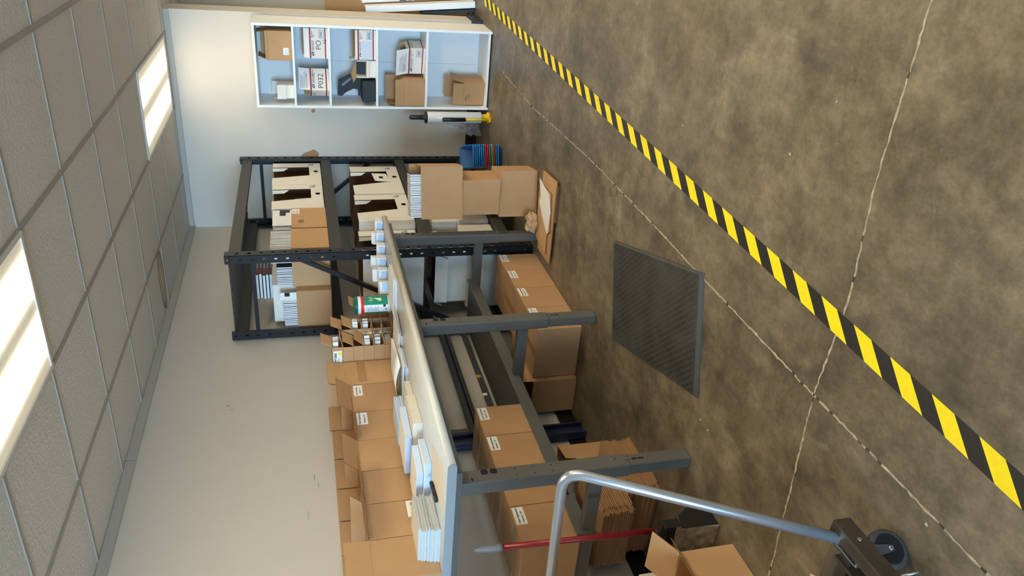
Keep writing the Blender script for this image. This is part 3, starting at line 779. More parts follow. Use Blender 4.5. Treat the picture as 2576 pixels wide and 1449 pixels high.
# fanned flat piles behind the canister corner
sheets('letter_pile', 'fanned pile of printed letters by the small mailer boxes', 'paper', (-2.38, 3.80, BT + 0.0006), rad(-5), 0.20, 0.23, 8, 0.003, 0.012, [PAPER, PAPERC, PAPERB], fan=(0.003, -0.002))
sheets('letter_pile', 'fanned pile of letters between the canister and the rail of the bench', 'paper', (-2.20, 4.07, BT + 0.0006), rad(6), 0.21, 0.27, 7, 0.0026, 0.010, [PAPER, PAPER, PAPERB], fan=(-0.004, 0.004))
sheets('letter_pile', 'low pile of white letters in front of the tall carton', 'paper', (-2.52, 3.76, BT + 0.0276), rad(4), 0.20, 0.16, 5, 0.003, 0.006, [PAPER], fan=(0.002, 0.002))
# rows of index card bundles with blue tabs at the far end
for i in range(6):
    for j in range(2):
        x = -2.43 + 0.05 * i + 0.094 * j; y = 4.335 + 0.082 * i
        t = thing('card_bundle', 'bundle of white cards with blue tab, row %d from the canister, %s side' % (i + 1, ('wall', 'aisle')[j]), 'cards', (x, y, BT + 0.0006), rad(rnd.uniform(-12, 12)), 'tabbed card bundles at the far end of the bench')
        t['label'] = 'white card bundle with blue tab, %s, on the %s side' % (('nearest the canister', 'second from the canister', 'third from the canister', 'fourth from the canister', 'fifth from the canister', 'last')[i], ('wall', 'aisle')[j])
        hh = 0.05 + 0.025 * rnd.random() + (0.03 if (i, j) in ((2, 0), (3, 0)) else 0)
        for k in range(5):
            M = Matrix.Translation((0, -0.018 + 0.009 * k, 0)) @ Matrix.Rotation(rad(-10 + rnd.uniform(-4, 4)), 4, 'X')
            MB().box(-0.042 + rnd.uniform(-.004, .004), 0.042, 0, 0.002, 0.001, hh * rnd.uniform(0.85, 1), 0, M).build('card', PAPER, t)
        M = Matrix.Rotation(rad(-10), 4, 'X')
        MB().box(-0.008, 0.034, -0.030, -0.026, 0.004, hh * 0.62, 0, M).build('blue_tab', mat('tab_blue', (176, 204, 240), 0.5), t)

# ------------------------------------------------------------------ cartons on the lower shelf of the bench
SB = [3.300, 3.050, 2.798, 2.532, 2.292]
lab4 = ['labelled sealed carton at the far end of the bench lower shelf row', 'labelled sealed carton behind the near bench leg, second of the lower shelf row',
        'unlabelled looking sealed carton just right of the grey tube, third of the lower shelf row', 'nearest sealed carton on the bench lower shelf, labelled, behind the red handle']
lab4[2] = 'unlabelled sealed carton on the lower shelf right beside the nearest labelled one'
for k in range(4):
    y1, y0 = SB[k] - 0.0015, SB[k + 1] + 0.0015
    carton_closed(lab4[k], (-2.718, (y0 + y1) / 2, 0.4758), (0.325, y1 - y0, 0.272), lab=k != 2, group='sealed cartons on the bench lower shelf')
# cartons on the floor under the bench
FB = [4.769, 4.517, 4.262, 3.996, 3.728]
labf = ['labelled sealed carton on the floor at the foot of the rack, farthest of its row', 'labelled sealed carton second from the rack on the floor under the bench',
        'labelled sealed carton just beyond the middle bench leg, on the floor', 'sealed carton partly hidden behind the middle bench leg, label peeking out']
for k in range(4):
    y1, y0 = FB[k] - 0.0015, FB[k + 1] + 0.0015
    carton_closed(labf[k], (-2.522, (y0 + y1) / 2, 0.0005), (0.352, y1 - y0, 0.282), group='sealed cartons on the floor under the bench', tape_dir='y')
carton_open('open topped carton on the floor by the wall, left of the floor row', (-2.826, 3.83, 0.0005), (0.245, 0.27, 0.285), [('e', 0.06, 2), ('n', 0.06, 0)])
carton_closed('plain sealed carton on the floor by the wall behind the open topped one', (-2.826, 4.12, 0.0005), (0.245, 0.26, 0.275), lab=False)

# flattened cartons lying in piles on the floor under the near end
def flat_sheets(label, group, n, x0, x1, y0, y1, z, th, jit, slope=0):
    first = None
    for k in range(n):
        loc = ((x0 + x1) / 2 + rnd.uniform(-jit, jit), (y0 + y1) / 2 + rnd.uniform(-jit, jit), z + k * th)
        if first is None:
            first = thing('flattened_carton', label, 'cardboard', loc, 0, group)
            w, d = (x1 - x0) / 2, (y1 - y0) / 2; e = 0.01
            b = MB()
            for (za, zb, mi) in ((0, th * 0.2, 0), (th * 0.22, th * 0.66, 1), (th * 0.68, th * 0.88, 0)):
                k2 = 0.004 if mi else 0
                b.box(-w + k2, w - k2, -d + k2, d - k2, za, zb, mi)
            b.build('sheet_board', [KRAFT, KDARK], first)
            MB().box(w - 0.004, w + 0.012, -d + 0.03, d * 0.25, th * 0.1, th * 0.4).build('flap', KRAFT, first)
            o = first
        else: o = copy_tree(first)
        o.location = loc; o.rotation_euler = (0, 0, rad(rnd.uniform(-1.2, 1.2)))
flat_sheets('flattened brown carton in the lower pile on the floor under the near bench end', 'flattened cartons of the lower pile', 15, -2.93, -2.535, 2.50, 2.89, 0.0006, 0.0108, 0.007)
flat_sheets('flattened brown carton in the upper pile on the floor under the near bench end', 'flattened cartons of the upper pile', 15, -2.90, -2.56, 2.41, 2.74, 0.1636, 0.0108, 0.006)
carton_open('small crumpled kraft carton standing behind the near bench leg on the floor', (-2.80, 3.03, 0.0006), (0.16, 0.16, 0.25), [('e', 0.06, 10), ('n', 0.05, 8)], rz=rad(12))

# ------------------------------------------------------------------ storage rack
RXF, RXW, RYF, RYB, RZ = -2.317, -2.972, 4.842, 6.862, 2.135
rack = thing('storage_rack', 'black steel boltless storage rack in the wall corner beyond the bench', 'rack', ((RXF + RXW) / 2, (RYF + RYB) / 2, 0))
ro = Vector(((RXF + RXW) / 2, (RYF + RYB) / 2, 0))
def post(xc, yc, sx, sy):
    """L post with corner at xc,yc ; sx, sy point into the rack"""
    b = MB(); wdt = 0.068; wd2 = 0.062
    O = Vector((xc, yc, 0)) - ro
    holes = []
    z = 0.06
    while z < RZ - 0.04:
        a, c = 0.018, 0.046
        holes.append([(a, z), (c, z + 0.004), (c, z + 0.016), (a, z + 0.034)] if int(z * 100) % 2 == 0 else [(a, z), (c, z + 0.004), (c, z + 0.016), (a, z + 0.034)])
        z += 0.0762
    # flange facing the aisle (x face), runs along y
    U = Vector((0, 1, 0)) if sx < 0 else Vector((0, -1, 0)); V = Z
    N = U.cross(V)
    uu = wdt * (1 if (U.y > 0) == (sy > 0) else -1)
    poly = [(0, 0), (uu, 0), (uu, RZ), (0, RZ)]
    sg = 1 if uu > 0 else -1
    hs = [[(p[0] * sg, p[1]) for p in h] for h in holes]
    b.plate(O, U, V, poly if uu > 0 else poly[::-1], 0.0025, hs)
    # flange facing front / back, runs along x
    U = X if sy > 0 else -X; uu = wd2 * (1 if (U.x > 0) == (sx > 0) else -1); sg = 1 if uu > 0 else -1
    poly = [(0, 0), (uu, 0), (uu, RZ), (0, RZ)]
    hs = []; z = 0.045
    while z < RZ - 0.03:
        hs.append([(0.026 * sg, z), (0.038 * sg, z), (0.038 * sg, z + 0.018), (0.026 * sg, z + 0.018)]); z += 0.0762
    b.plate(O, U, V, poly if uu > 0 else poly[::-1], 0.0025, hs)
    # stiffening lips
    b.box(*sorted((O.x + sx * (wd2 - 0.002), O.x + sx * wd2)), *sorted((O.y + sy * 0.003, O.y + sy * 0.022)), 0, RZ)
    b.box(*sorted((O.x + sx * 0.003, O.x + sx * 0.020)), *sorted((O.y + sy * (wdt - 0.002), O.y + sy * wdt)), 0, RZ)
    o = b.build('post', STEEL_B, rack)
    MB().box(*sorted((O.x + sx * -0.004, O.x + sx * 0.07)), *sorted((O.y + sy * -0.004, O.y + sy * 0.075)), 0.0, 0.03).build('post_foot', BLK, o, 0.003)
for (xc, sx) in ((RXF, -1), (RXW, 1)):
    for (yc, sy) in ((RYF, 1), (RYB, -1)): post(xc, yc, sx, sy)
LEVELS_ = ((2.03, 2.112), (1.362, 1.445), (0.703, 0.786), (0.12, 0.20))
for (z0, z1) in LEVELS_:
    for xx in (RXF - 0.0045, RXW + 0.0045):
        s_ = -1 if xx > -2.6 else 1
        b = MB(); p0 = Vector((xx, RYF + 0.03, 0)) - ro; p1 = Vector((xx + s_ * 0.035, RYB - 0.03, 0)) - ro
        b.box(*sorted((p0.x, p1.x)), p0.y, p1.y, z0, z1); b.build('beam', STEEL_BM, rack, 0.004)
    # wire deck
    b = MB(); x0, x1, y0, y1 = RXW + 0.045 - ro.x, RXF - 0.045 - ro.x, RYF + 0.02 - ro.y, RYB - 0.02 - ro.y
    k = 0; yy = y0
    while yy < y1: b.box(x0 - 0.03, x1 + 0.03, yy - 0.002, yy + 0.002, z1 - 0.002, z1 + 0.002); yy += 0.0505
    xx = x0 + 0.02
    while xx < x1: b.box(xx - 0.002, xx + 0.002, y0, y1, z1 - 0.006, z1 - 0.002); xx += 0.062
    b.build('wire_deck', STEEL_B, rack)
for yc in (RYF + 0.022, RYB - 0.022):
    y_ = yc - ro.y
    for z in (1.96, 0.16):
        MB().box(RXW + 0.03 - ro.x, RXF - 0.03 - ro.x, y_ - 0.012, y_ + 0.012, z - 0.013, z + 0.013).build('end_brace', STEEL_B, rack)
    for (za, zb) in ((1.69, 0.55),) if yc < 5 else ((0.98, 1.66),):
        A_ = Vector((RXF - 0.03 - ro.x, y_, za)); B_ = Vector((RXW + 0.03 - ro.x, y_, zb)); d = (B_ - A_); L_ = d.length; d.normalize()
        M = Matrix.Translation(A_) @ Matrix((d, Y, d.cross(Y))).transposed().to_4x4()
        MB().box(0, L_, -0.011, 0.011, -0.015, 0.015, 0, M).build('end_brace', STEEL_B, rack)
DECK = [z1 + 0.0026 for (_, z1) in LEVELS_]

def white_bin(label, y0, y1, z, h, xf=-2.345, depth=0.42, group='white slotted cartons on the black rack', slot=True, mi_in=BROWNIN):
    """white carton, slotted opening in the front (+x) face, brown inside"""
    d = y1 - y0; x0 = xf - depth
    t = thing('slotted_carton', label, 'box', ((xf + x0) / 2, (y0 + y1) / 2, z), 0, group)
    w = depth / 2; e = d / 2; th = 0.005
    b = MB()
    b.box(-w, w, -e, e, 0, th, 0); b.box(-w, -w + th, -e, e, th, h); b.box(-w + th, w - th, -e, -e + th, th, h); b.box(-w + th, w - th, e - th, e, th, h)
    # front panel outline in (y, z), slot open at the top
    f = lambda a: -e + d * a
    if slot:
        poly = [(f(0), 0), (f(1), 0), (f(1), h), (f(0.79), h), (f(0.81), h * 0.25), (f(0.42), h * 0.25), (f(0.30), h), (f(0), h)]
        hole = [(f(0.60) - 0.022 * cos(a) * abs(cos(a)) ** -0.3, h * 0.115 + 0.020 * sin(a) * abs(sin(a)) ** -0.3) for a in [2 * pi * (k + 0.5) / 12 for k in range(12)]]
        b.plate((w, 0, 0), Y, Z, poly, th, [hole], 0, 0, 0)
    else: b.box(w - th, w, -e, e, th, h)
    inner_mat(b, depth, d)
    b.build('carton_body', [WCARD, mi_in], t)
    if slot:
        b = MB()
        for k in range(3):
            zz = h * 0.16 + k * 0.016; y_ = f(0.88)
            b.quad([(w + 0.0005, y_, zz), (w + 0.0005, y_ + 0.05 - 0.012 * k, zz), (w + 0.0005, y_ + 0.05 - 0.012 * k, zz + 0.011), (w + 0.0005, y_, zz + 0.011)])
        b.build('stock_print', INKG, t)
        b = MB(); b.plate((w - 0.006, f(0.79), h), Vector((-1, -0.55, 0)).normalized(), Z, [(0, 0), (0.03, 0), (0.026, -0.09), (0.0, -0.13)], 0.003); b.build('side_flap', WCARD, t)
    return t
# upper stocked level
t = white_bin('empty white slotted carton at the end wall on the rack upper level', 6.232, 6.765, DECK[1], 0.408)
t = white_bin('white slotted carton holding a black book, second on the rack upper level', 5.712, 6.228, DECK[1], 0.402)
# black book in it
t = thing('black_book', 'black paperback with red emblem standing inside the second slotted carton', 'book', (-2.372, 5.905, DECK[1] + 0.0055))
MB().box(-0.012, 0.010, -0.072, 0.072, 0.0, 0.225).build('cover', BOOKBLK, t, 0.002)
b = MB()
for k in range(16):
    a0, a1 = 2 * pi * k / 16, 2 * pi * (k + 1) / 16
    q = [(0.0107, 0.03 * cos(a0) * s1, 0.165 + 0.018 * sin(a0) * s1) for s1 in (1,)] + [(0.0107, 0.03 * cos(a1), 0.165 + 0.018 * sin(a1)), (0.0107, 0.02 * cos(a1), 0.165 + 0.011 * sin(a1)), (0.0107, 0.02 * cos(a0), 0.165 + 0.011 * sin(a0))]
    b.quad(q)
b.build('red_emblem', INKR, t)
b = MB()
for k in range(3): b.quad([(0.0107, -0.03, 0.125 - 0.02 * k), (0.0107, 0.03 - 0.012 * k, 0.125 - 0.02 * k), (0.0107, 0.03 - 0.012 * k, 0.133 - 0.02 * k), (0.0107, -0.03, 0.133 - 0.02 * k)])
b.build('cover_print', INKG, t)
t = white_bin('white carton side seen behind the book boxes on the rack upper level', 5.005, 5.69, DECK[1], 0.402, xf=-2.635, depth=0.30, slot=False, group=None)
# stack of dark books lying on the white carton
bk = None
ordn = ['lowest', 'second', 'third', 'fourth', 'fifth', 'topmost']
MB_ = MB
t_l = MB().box(-0.16, 0.16, -0.20, 0.20, 0, 0.004)
lid = tag(t_l.build('board_sheet', WCARD), 'white board sheet lying under the dark books on the rack carton', 'board')
lid.location = (-2.79, 5.33, DECK[1] + 0.4026)
for k in range(6):
    loc = (-2.735 + rnd.uniform(-0.006, 0.006), 5.30 + rnd.uniform(-0.008, 0.008), DECK[1] + 0.4072 + k * 0.0235)
    if bk is None:
        bk = thing('hardback_book', '', 'book', loc, 0, 'dark books stacked on the white rack carton')
        b = MB(); b.box(-0.10, 0.10, -0.125, 0.125, 0, 0.003); b.box(-0.10, 0.10, -0.125, 0.125, 0.0195, 0.0225); b.box(0.097, 0.10, -0.125, 0.125, 0.003, 0.0195); b.build('cover', BOOKBLK, bk)
        MB().box(-0.098, 0.0965, -0.122, 0.122, 0.0032, 0.0193).build('pages', PAPER, bk)
        b = MB(); b.box(0.1001, 0.1006, -0.12, -0.03, 0.004, 0.0185); b.build('spine_band', BOOKRED, bk)
        b = MB(); b.box(0.1001, 0.1006, -0.02, 0.10, 0.005, 0.0175); b.build('spine_title', INKG, bk)
        o = bk
    else: o = copy_tree(bk)
    o.location = loc; o.rotation_euler = (0, 0, rad(rnd.uniform(-2, 2)))
    o['label'] = 'dark hardback book, %s of the flat stack high on the rack' % ordn[k]

# kraft boxes of booklets
def booklets(n, start, step, size, axis, label, group, parent_rot=0.0, tilt=0.0, cover=None):
    first = None
    for k in range(n):
        loc = Vector(start) + Vector(step) * k + Vector((rnd.uniform(-.002, .002) if axis == 'y' else 0, rnd.uniform(-.002, .002) if axis == 'x' else 0, 0))
        if first is None:
            w, th, h = size
            first = thing('standing_booklet', label, 'booklet', loc, 0, group)
            dims = (w / 2, th / 2) if axis == 'y' else (th / 2, w / 2)
            MB().box(-dims[0], dims[0], -dims[1], dims[1], 0, h).build('pages', PAPER, first)
            b = MB(); e = 0.0009; q = dims
            if axis == 'y': b.box(-q[0] - e, q[0] + e, q[1] + 0.0002, q[1] + 0.0012, 0, h + e)
            else: b.box(q[0] + 0.0002, q[0] + 0.0012, -q[1] - e, q[1] + e, 0, h + e)
            b.build('cover', cover or mat('booklet_cover_dark', (70, 68, 78), 0.5), first)
            o = first
        else: o = copy_tree(first)
        o.location = loc; o.rotation_euler = (tilt if axis == 'y' else 0, tilt if axis == 'x' else 0, parent_rot)
z1 = DECK[1]
t = carton_open('kraft box with stamped mark and white sticker beside the slotted cartons on the rack', (-2.485, 5.51, z1), (0.30, 0.37, 0.255), [], m=KRAFT2)
b = MB().box(0.1503, 0.1508, 0.07, 0.165, 0.195, 0.253); o = b.build('paper_label', LABEL, t)
text('Client', 0.02, INKG, o, (0.151, 0.08, 0.232), Y, Z); text('Qty 50', 0.018, INKG, o, (0.151, 0.08, 0.208), Y, Z)
text('F3', 0.055, INK, t, (0.1505, -0.10, 0.165), Y, Z, bold=0.001)
t = thing('leaflet', 'white leaflet with dark square leaning at the front of the kraft box with stamped mark', 'leaflet', (-2.346, 5.53, z1 + 0.006))
MB().box(-0.002, 0.001, -0.14, 0.15, 0, 0.385).build('sheet', PAPER, t)
b = MB(); b.quad([(0.0014, 0.04, 0.29), (0.0014, 0.15, 0.29), (0.0014, 0.15, 0.335), (0.0014, 0.04, 0.335)]); b.quad([(0.0014, 0.10, 0.26), (0.0014, 0.15, 0.26), (0.0014, 0.15, 0.29), (0.0014, 0.10, 0.29)]); b.build('dark_picture', BOOKBLK, t)
booklets(5, (-2.49, 5.355, z1 + 0.005), (0, 0.02, 0), (0.26, 0.012, 0.37), 'y', 'white booklet standing in the kraft box with stamped mark on the rack', 'booklets in the stamped kraft box')
t = carton_open('plain kraft box full of booklets at the rack front post, upper level', (-2.482, 5.13, z1), (0.30, 0.335, 0.26), [], m=KRAFT2)
booklets(15, (-2.395, 4.985, z1 + 0.005), (0, 0.0205, 0), (0.11, 0.0115, 0.395), 'y', 'white booklet standing edge-on in the plain kraft box at the rack front post', 'front booklets in the plain kraft box')
booklets(10, (-2.61, 5.06, z1 + 0.005), (0.0135, 0, 0), (0.17, 0.009, 0.36), 'x', 'white booklet standing at the back of the plain kraft box at the rack front post', 'rear booklets in the plain kraft box')
t = carton_open('kraft box of booklets behind the diagonal brace at the left wall, upper rack level', (-2.788, 4.948, z1), (0.31, 0.115, 0.24), [], m=KRAFT)
booklets(16, (-2.925, 4.9485, z1 + 0.005), (0.0142, 0, 0), (0.088, 0.010, 0.325), 'x', 'white booklet standing edge-on in the kraft box at the left wall', 'booklets in the kraft box at the wall')
t = thing('leaflet', 'white leaflet with dark square in the kraft box at the left wall', 'leaflet', (-2.677, 4.905, z1 + 0.006))
MB().box(-0.03, 0.03, -0.001, 0.001, 0, 0.345).build('sheet', PAPER, t)
b = MB(); b.quad([(0.0, -0.0014, 0.28), (0.03, -0.0014, 0.28), (0.03, -0.0014, 0.315), (0.0, -0.0014, 0.315)]); b.build('dark_picture', BOOKBLK, t)
# middle level
z2 = DECK[2]
white_bin('white slotted carton with torn cover flap nearest the end wall, middle rack level', 5.935, 6.60, z2, 0.415, xf=-2.322, depth=0.44)
t = thing('torn_flap', 'white card with a finger hole hanging in the slot of the far middle-level carton', 'card', (-2.305, 6.25, z2 + 0.17), rad(0))
b = MB(); b.plate((0, 0, 0), Vector((0.2, 1, 0)).normalized(), Z, [(-0.055, -0.075), (0.075, -0.045), (0.085, 0.075), (-0.035, 0.055)], 0.003, [[(-0.002, -0.02), (0.035, -0.015), (0.038, 0.018), (0.002, 0.015)]]); b.build('card_sheet', WCARD, t)
white_bin('white slotted carton in the middle of the middle rack level', 5.375, 5.915, z2, 0.425, xf=-2.322, depth=0.44)
white_bin('white slotted carton at the rack front post on the middle level', 4.905, 5.355, z2, 0.435, xf=-2.395, depth=0.42)
# lowest level and floor of the rack
z3 = DECK[3]
carton_open('open white carton with brown inside and hanging flaps low in the rack', (-2.62, 5.16, z3 + 0.2535), (0.40, 0.40, 0.24), [('s', 0.10, 150, {'taper': 0.02}), ('e', 0.07, 165, {'taper': 0.02}), ('w', 0.07, 150)], m=WCARD, inside=BROWNIN)
carton_closed('white sealed carton on the lowest rack level under the open white one', (-2.62, 5.16, z3), (0.50, 0.42, 0.252), lab=False, tape=False, m=WCARD)
carton_closed('low white carton with black framed print on the lowest rack level', (-2.60, 5.66, z3), (0.50, 0.50, 0.24), lab=False, tape=False, m=WCARD)
carton_closed('white carton standing on the low white one behind the brown floor stack', (-2.60, 5.68, z3 + 0.2415), (0.44, 0.44, 0.20), lab=False, tape=False, m=WCARD)
t = thing('wooden_tray', 'pale wooden tray standing on edge behind the brown floor stack', 'tray', (-2.285, 5.62, 0.30))
t.location = (-2.25, 5.55, 0.0005)
b = MB(); b.box(-0.012, 0.012, -0.16, 0.16, 0, 0.035); b.box(-0.012, 0.012, -0.16, 0.16, 0.44, 0.475); b.box(-0.012, 0.012, -0.16, -0.125, 0.035, 0.44); b.box(-0.012, 0.012, 0.125, 0.16, 0.035, 0.44); b.build('tray_rim', WOODP, t, 0.002)
MB().box(-0.012, -0.006, -0.125, 0.125, 0.035, 0.44).build('tray_base', WSHELF, t)

# ------------------------------------------------------------------ floor stack before the rack
carton_closed('bottom brown carton of the three stacked before the rack', (-1.945, 4.985, 0.0006), (0.325, 0.25, 0.278), lab=False, rz=rad(11), tape=False)
carton_closed('middle brown carton of the three stacked before the rack, slightly crushed', (-1.945, 4.965, 0.280), (0.25, 0.25, 0.262), lab=False, rz=rad(4), tape_dir='y')
t = carton_open('top open carton full of booklets on the stack before the rack', (-1.925, 4.955, 0.5432), (0.365, 0.22, 0.29), [('n', 0.05, 3)], rz=rad(15))
ca, sa = cos(rad(15)), sin(rad(15))
booklets(25, (-1.925 - 0.165 * ca + 0.022 * sa, 4.955 - 0.165 * sa - 0.022 * ca, 0.549), (0.0118 * ca, 0.0118 * sa, 0), (0.15, 0.0085, 0.355), 'x', 'white booklet standing edge-on in the top carton before the rack', 'booklets in the top floor-stack carton', parent_rot=rad(15))

# flattened cartons, paper and crumpled kraft on the floor before the stack
def flat_piece(label, pts, z, th, m=KRAFT, name='flattened_carton', cat='cardboard'):
    c = Vector((sum(p[0] for p in pts) / len(pts), sum(p[1] for p in pts) / len(pts), 0))
    t = thing(name, label, cat, (c.x, c.y, z))
    b = MB(); b.plate((0, 0, th), X, Y, [(p[0] - c.x, p[1] - c.y) for p in pts], th, mi_side=1); b.build('sheet_board', [m, KDARK if m in (KRAFT, KRAFT2) else m], t)
    return t
flat_piece('largest flattened carton lying lowest on the floor before the brown stack', [(-1.685, 4.70), (-1.66, 4.40), (-2.245, 4.385), (-2.25, 4.66), (-2.05, 4.70)], 0.018, 0.008)
flat_piece('folded carton flap strip under the flattened cartons before the brown stack', [(-1.72, 4.66), (-1.70, 4.42), (-1.95, 4.40), (-1.95, 4.66)], 0.0006, 0.016)
flat_piece('torn flattened carton with a notch lying under the white paper', [(-1.78, 4.72), (-1.77, 4.47), (-2.02, 4.42), (-2.06, 4.47), (-2.20, 4.46), (-2.18, 4.71)], 0.0268, 0.008, m=KRAFT2)
flat_piece('crumpled white sheet lying on the flattened cartons before the brown stack', [(-1.755, 4.735), (-1.79, 4.50), (-1.89, 4.435), (-2.06, 4.46), (-1.98, 4.60), (-1.91, 4.69), (-1.86, 4.67)], 0.036, 0.0012, m=PAPER, name='loose_sheet', cat='paper')
t = thing('crumpled_paper', 'crumpled brown packing paper beside the far bench leg', 'paper', (-2.07, 4.70, 0.0366))
bm = bmesh.new(); bmesh.ops.create_icosphere(bm, subdivisions=3, radius=0.055)
for v in bm.verts:
    n_ = Vector(v.co).normalized(); k = 1 + 0.35 * sin(9 * n_.x + 5 * n_.y) * sin(11 * n_.z + 3 * n_.x) + rnd.uniform(-0.12, 0.12)
    v.co = Vector((v.co.x * 1.3 * k, v.co.y * 0.7 * k, max(-0.036, v.co.z * 0.75 * k) + 0.037))
me = bpy.data.meshes.new('crumple'); bm.to_mesh(me); bm.free(); me.materials.append(CRUMP)
o = bpy.data.objects.new('crumpled_sheet', me); col.objects.link(o); o.parent = t

# ------------------------------------------------------------------ nested hopper bins
def bin_mesh(full):
    """hopper front bin, opening up, low front towards -y; local base centre"""
    h = 0.098; tw, bw = 0.085, 0.064; L0, L1 = 0.118, 0.092
    b = MB(); th = 0.0022
    def ring(s_, z_, lo):
        # outline points: back-left, front-left ... with dipped front lip when lo
        return [(-s_[0], s_[1], z_), (-s_[0], -s_[1] * 0.45, z_), (-s_[0], -s_[1], lo), (s_[0], -s_[1], lo), (s_[0], -s_[1] * 0.45, z_), (s_[0], s_[1], z_)]
    out_t = ring((tw, L0), h, h * 0.38); out_b = ring((bw, L1), 0, 0)
    in_t = ring((tw - th, L0 - th), h, h * 0.38); in_b = ring((bw - th, L1 - th), th, th)
    b.v += [Vector(p) for p in out_b + out_t + in_t + in_b]
    for k in range(6):
        j = (k + 1) % 6
        b.face([6 + j, j, k]); b.face([6 + k, 6 + j, k]); b.face([6 + k, 6 + j, 12 + j, 12 + k][::-1])
        b.face([12 + j, 12 + k, 18 + k]); b.face([18 + j, 12 + j, 18 + k])
    b.face(list(range(6))); b.face(list(reversed(range(18, 24))))
    return b
bin_cols = [BINB, BINB, BINR, BING, BINB, BINR, BINR] + [BINB] * 6
bn = ['blue bin at the bottom of the nested bin stack', 'blue bin second from the bottom of the nested bin stack', 'red bin just below the green one in the nested bin stack', 'only green bin in the nested bin stack',
      'blue bin just above the green one in the nested bin stack', 'lower of the two adjoining red bins above the green one', 'upper of the two adjoining red bins above the green one',
      'blue bin directly above the red pair of the nested stack', 'blue bin second above the red pair of the nested stack', 'blue bin third above the red pair of the nested stack',
      'blue bin fourth above the red pair of the nested stack', 'blue bin next to the top of the nested stack', 'topmost blue bin of the nested stack, its inside showing']
for k in range(13):
    t = thing('stacking_bin', bn[k], 'bin', (-2.03, 5.99, 0.0006 + k * 0.0175), rad(24), 'nested plastic bins by the end wall')
    o = bin_mesh(True).build('bin_tub', bin_cols[k], t)
    b = MB(); h = 0.098; tw, L0 = 0.0895, 0.1225; m2 = BINBL if bin_cols[k] is BINB else bin_cols[k]
    pts = [(-tw, L0, h), (-tw, -L0 * 0.45, h), (-tw, -L0, h * 0.38), (tw, -L0, h * 0.38), (tw, -L0 * 0.45, h), (tw, L0, h), (-tw, L0, h)]
    b.tube(pts, 0.0046, 8); b.build('rim', m2, t)

# ------------------------------------------------------------------ stretch wrap roll
t = thing('stretch_wrap_roll', 'roll of clear stretch wrap on a yellow and black handle beside the bookcase', 'roll', (-1.822, 6.43, 0.0))
MB().lathe([(0.046, 0.075), (0.049, 0.08), (0.049, 0.545), (0.046, 0.55)], 32).build('film_roll', WRAP, t)
MB().lathe([(0.05, 0.552), (0.05, 0.568), (0.022, 0.572), (0.022, 0.60)], 24).build('end_disc', BLK, t)
MB().tube([(0, 0, 0.60), (0, 0, 0.605), (0, 0, 0.69), (0, 0, 0.70)], [0.018, 0.020, 0.020, 0.014], 16).build('top_grip', BLK, t)
b = MB(); b.lathe([(0.05, 0.0006), (0.05, 0.018), (0.034, 0.022), (0.03, 0.07)], 20); b.build('yellow_base', YPL, t)
MB().tube([(0.0, -0.062, 0.02), (0.0, -0.066, 0.24)], 0.011, 12).build('yellow_rod', YPL, t)
MB().tube([(0, -0.066, 0.225), (0, -0.066, 0.42), (0, -0.066, 0.426)], [0.0175, 0.0175, 0.013], 16).build('foam_grip', BLK, t)
b = MB(); b.box(-0.02, 0.02, -0.075, 0.0, 0.0008, 0.02); b.build('yellow_foot', YPL, t, 0.004)
b = MB(); N1, N2 = 9, 9; r3 = random.Random(5)
for i in range(N1):
    for j in range(N2):
        u, v = i / (N1 - 1), j / (N2 - 1)
        b.v.append(Vector((-0.047 - 0.10 * u + r3.uniform(-.012, .012) * (u > 0), -0.02 - 0.02 * u + r3.uniform(-.015, .015) * (u > 0), 0.10 + 0.30 * v * (1 - 0.75 * u) - 0.03 * u * (1 - v) + r3.uniform(-.01, .01))))
for i in range(N1 - 1):
    for j in range(N2 - 1): b.face([i * N2 + j, (i + 1) * N2 + j, (i + 1) * N2 + j + 1, i * N2 + j + 1])
o = b.build('loose_film', FILM, t); sm = o.modifiers.new('solid', 'SOLIDIFY'); sm.thickness = 0.0006

# ------------------------------------------------------------------ bookcase
KX0, KX1, KY0, KY1, KH = -1.772, -1.106, 6.4986, 6.872, 1.938
shelf = thing('bookcase', 'tall white bookcase with five compartments against the end wall', 'bookcase', ((KX0 + KX1) / 2, (KY0 + KY1) / 2, 0))
so = Vector(((KX0 + KX1) / 2, (KY0 + KY1) / 2, 0))
kw, kd = (KX1 - KX0) / 2, (KY1 - KY0) / 2
MB().box(-kw, -kw + 0.02, -kd, kd, 0.0006, KH).build('side_panel', WSHELF, shelf, 0.001)
MB().box(kw - 0.02, kw, -kd, kd, 0.0006, KH).build('side_panel', WSHELF, shelf, 0.001)
MB().box(-kw + 0.0202, kw - 0.0202, -kd, kd, KH - 0.02, KH - 0.0005).build('top_board', WSHELF, shelf, 0.001)
SH = [0.030, 0.560, 0.975, 1.358, 1.640]
for z in SH: MB().box(-kw + 0.0202, kw - 0.0202, -kd + (0.001 if z > 0.1 else 0.003), kd - 0.006, z - 0.018, z).build('shelf_board', WSHELF, shelf, 0.001)
MB().box(-kw + 0.0202, kw - 0.0202, kd - 0.005, kd - 0.001, 0.03, KH - 0.02).build('back_panel', WBACK, shelf)
MB().box(-kw + 0.0202, kw - 0.0202, -kd + 0.02, -kd + 0.03, 0.0008, 0.0118).build('toe_gap', BLK, shelf)
zsh = [z + 0.0006 for z in SH]
sm_ = MB()
for x_ in (-0.02,): sm_.box(x_, x_ + 0.0025, kd - 0.0056, kd - 0.0051, 0.032, KH - 0.022)
sm_.build('back_seam', mat('seam_grey', (168, 178, 184), 0.6), shelf)
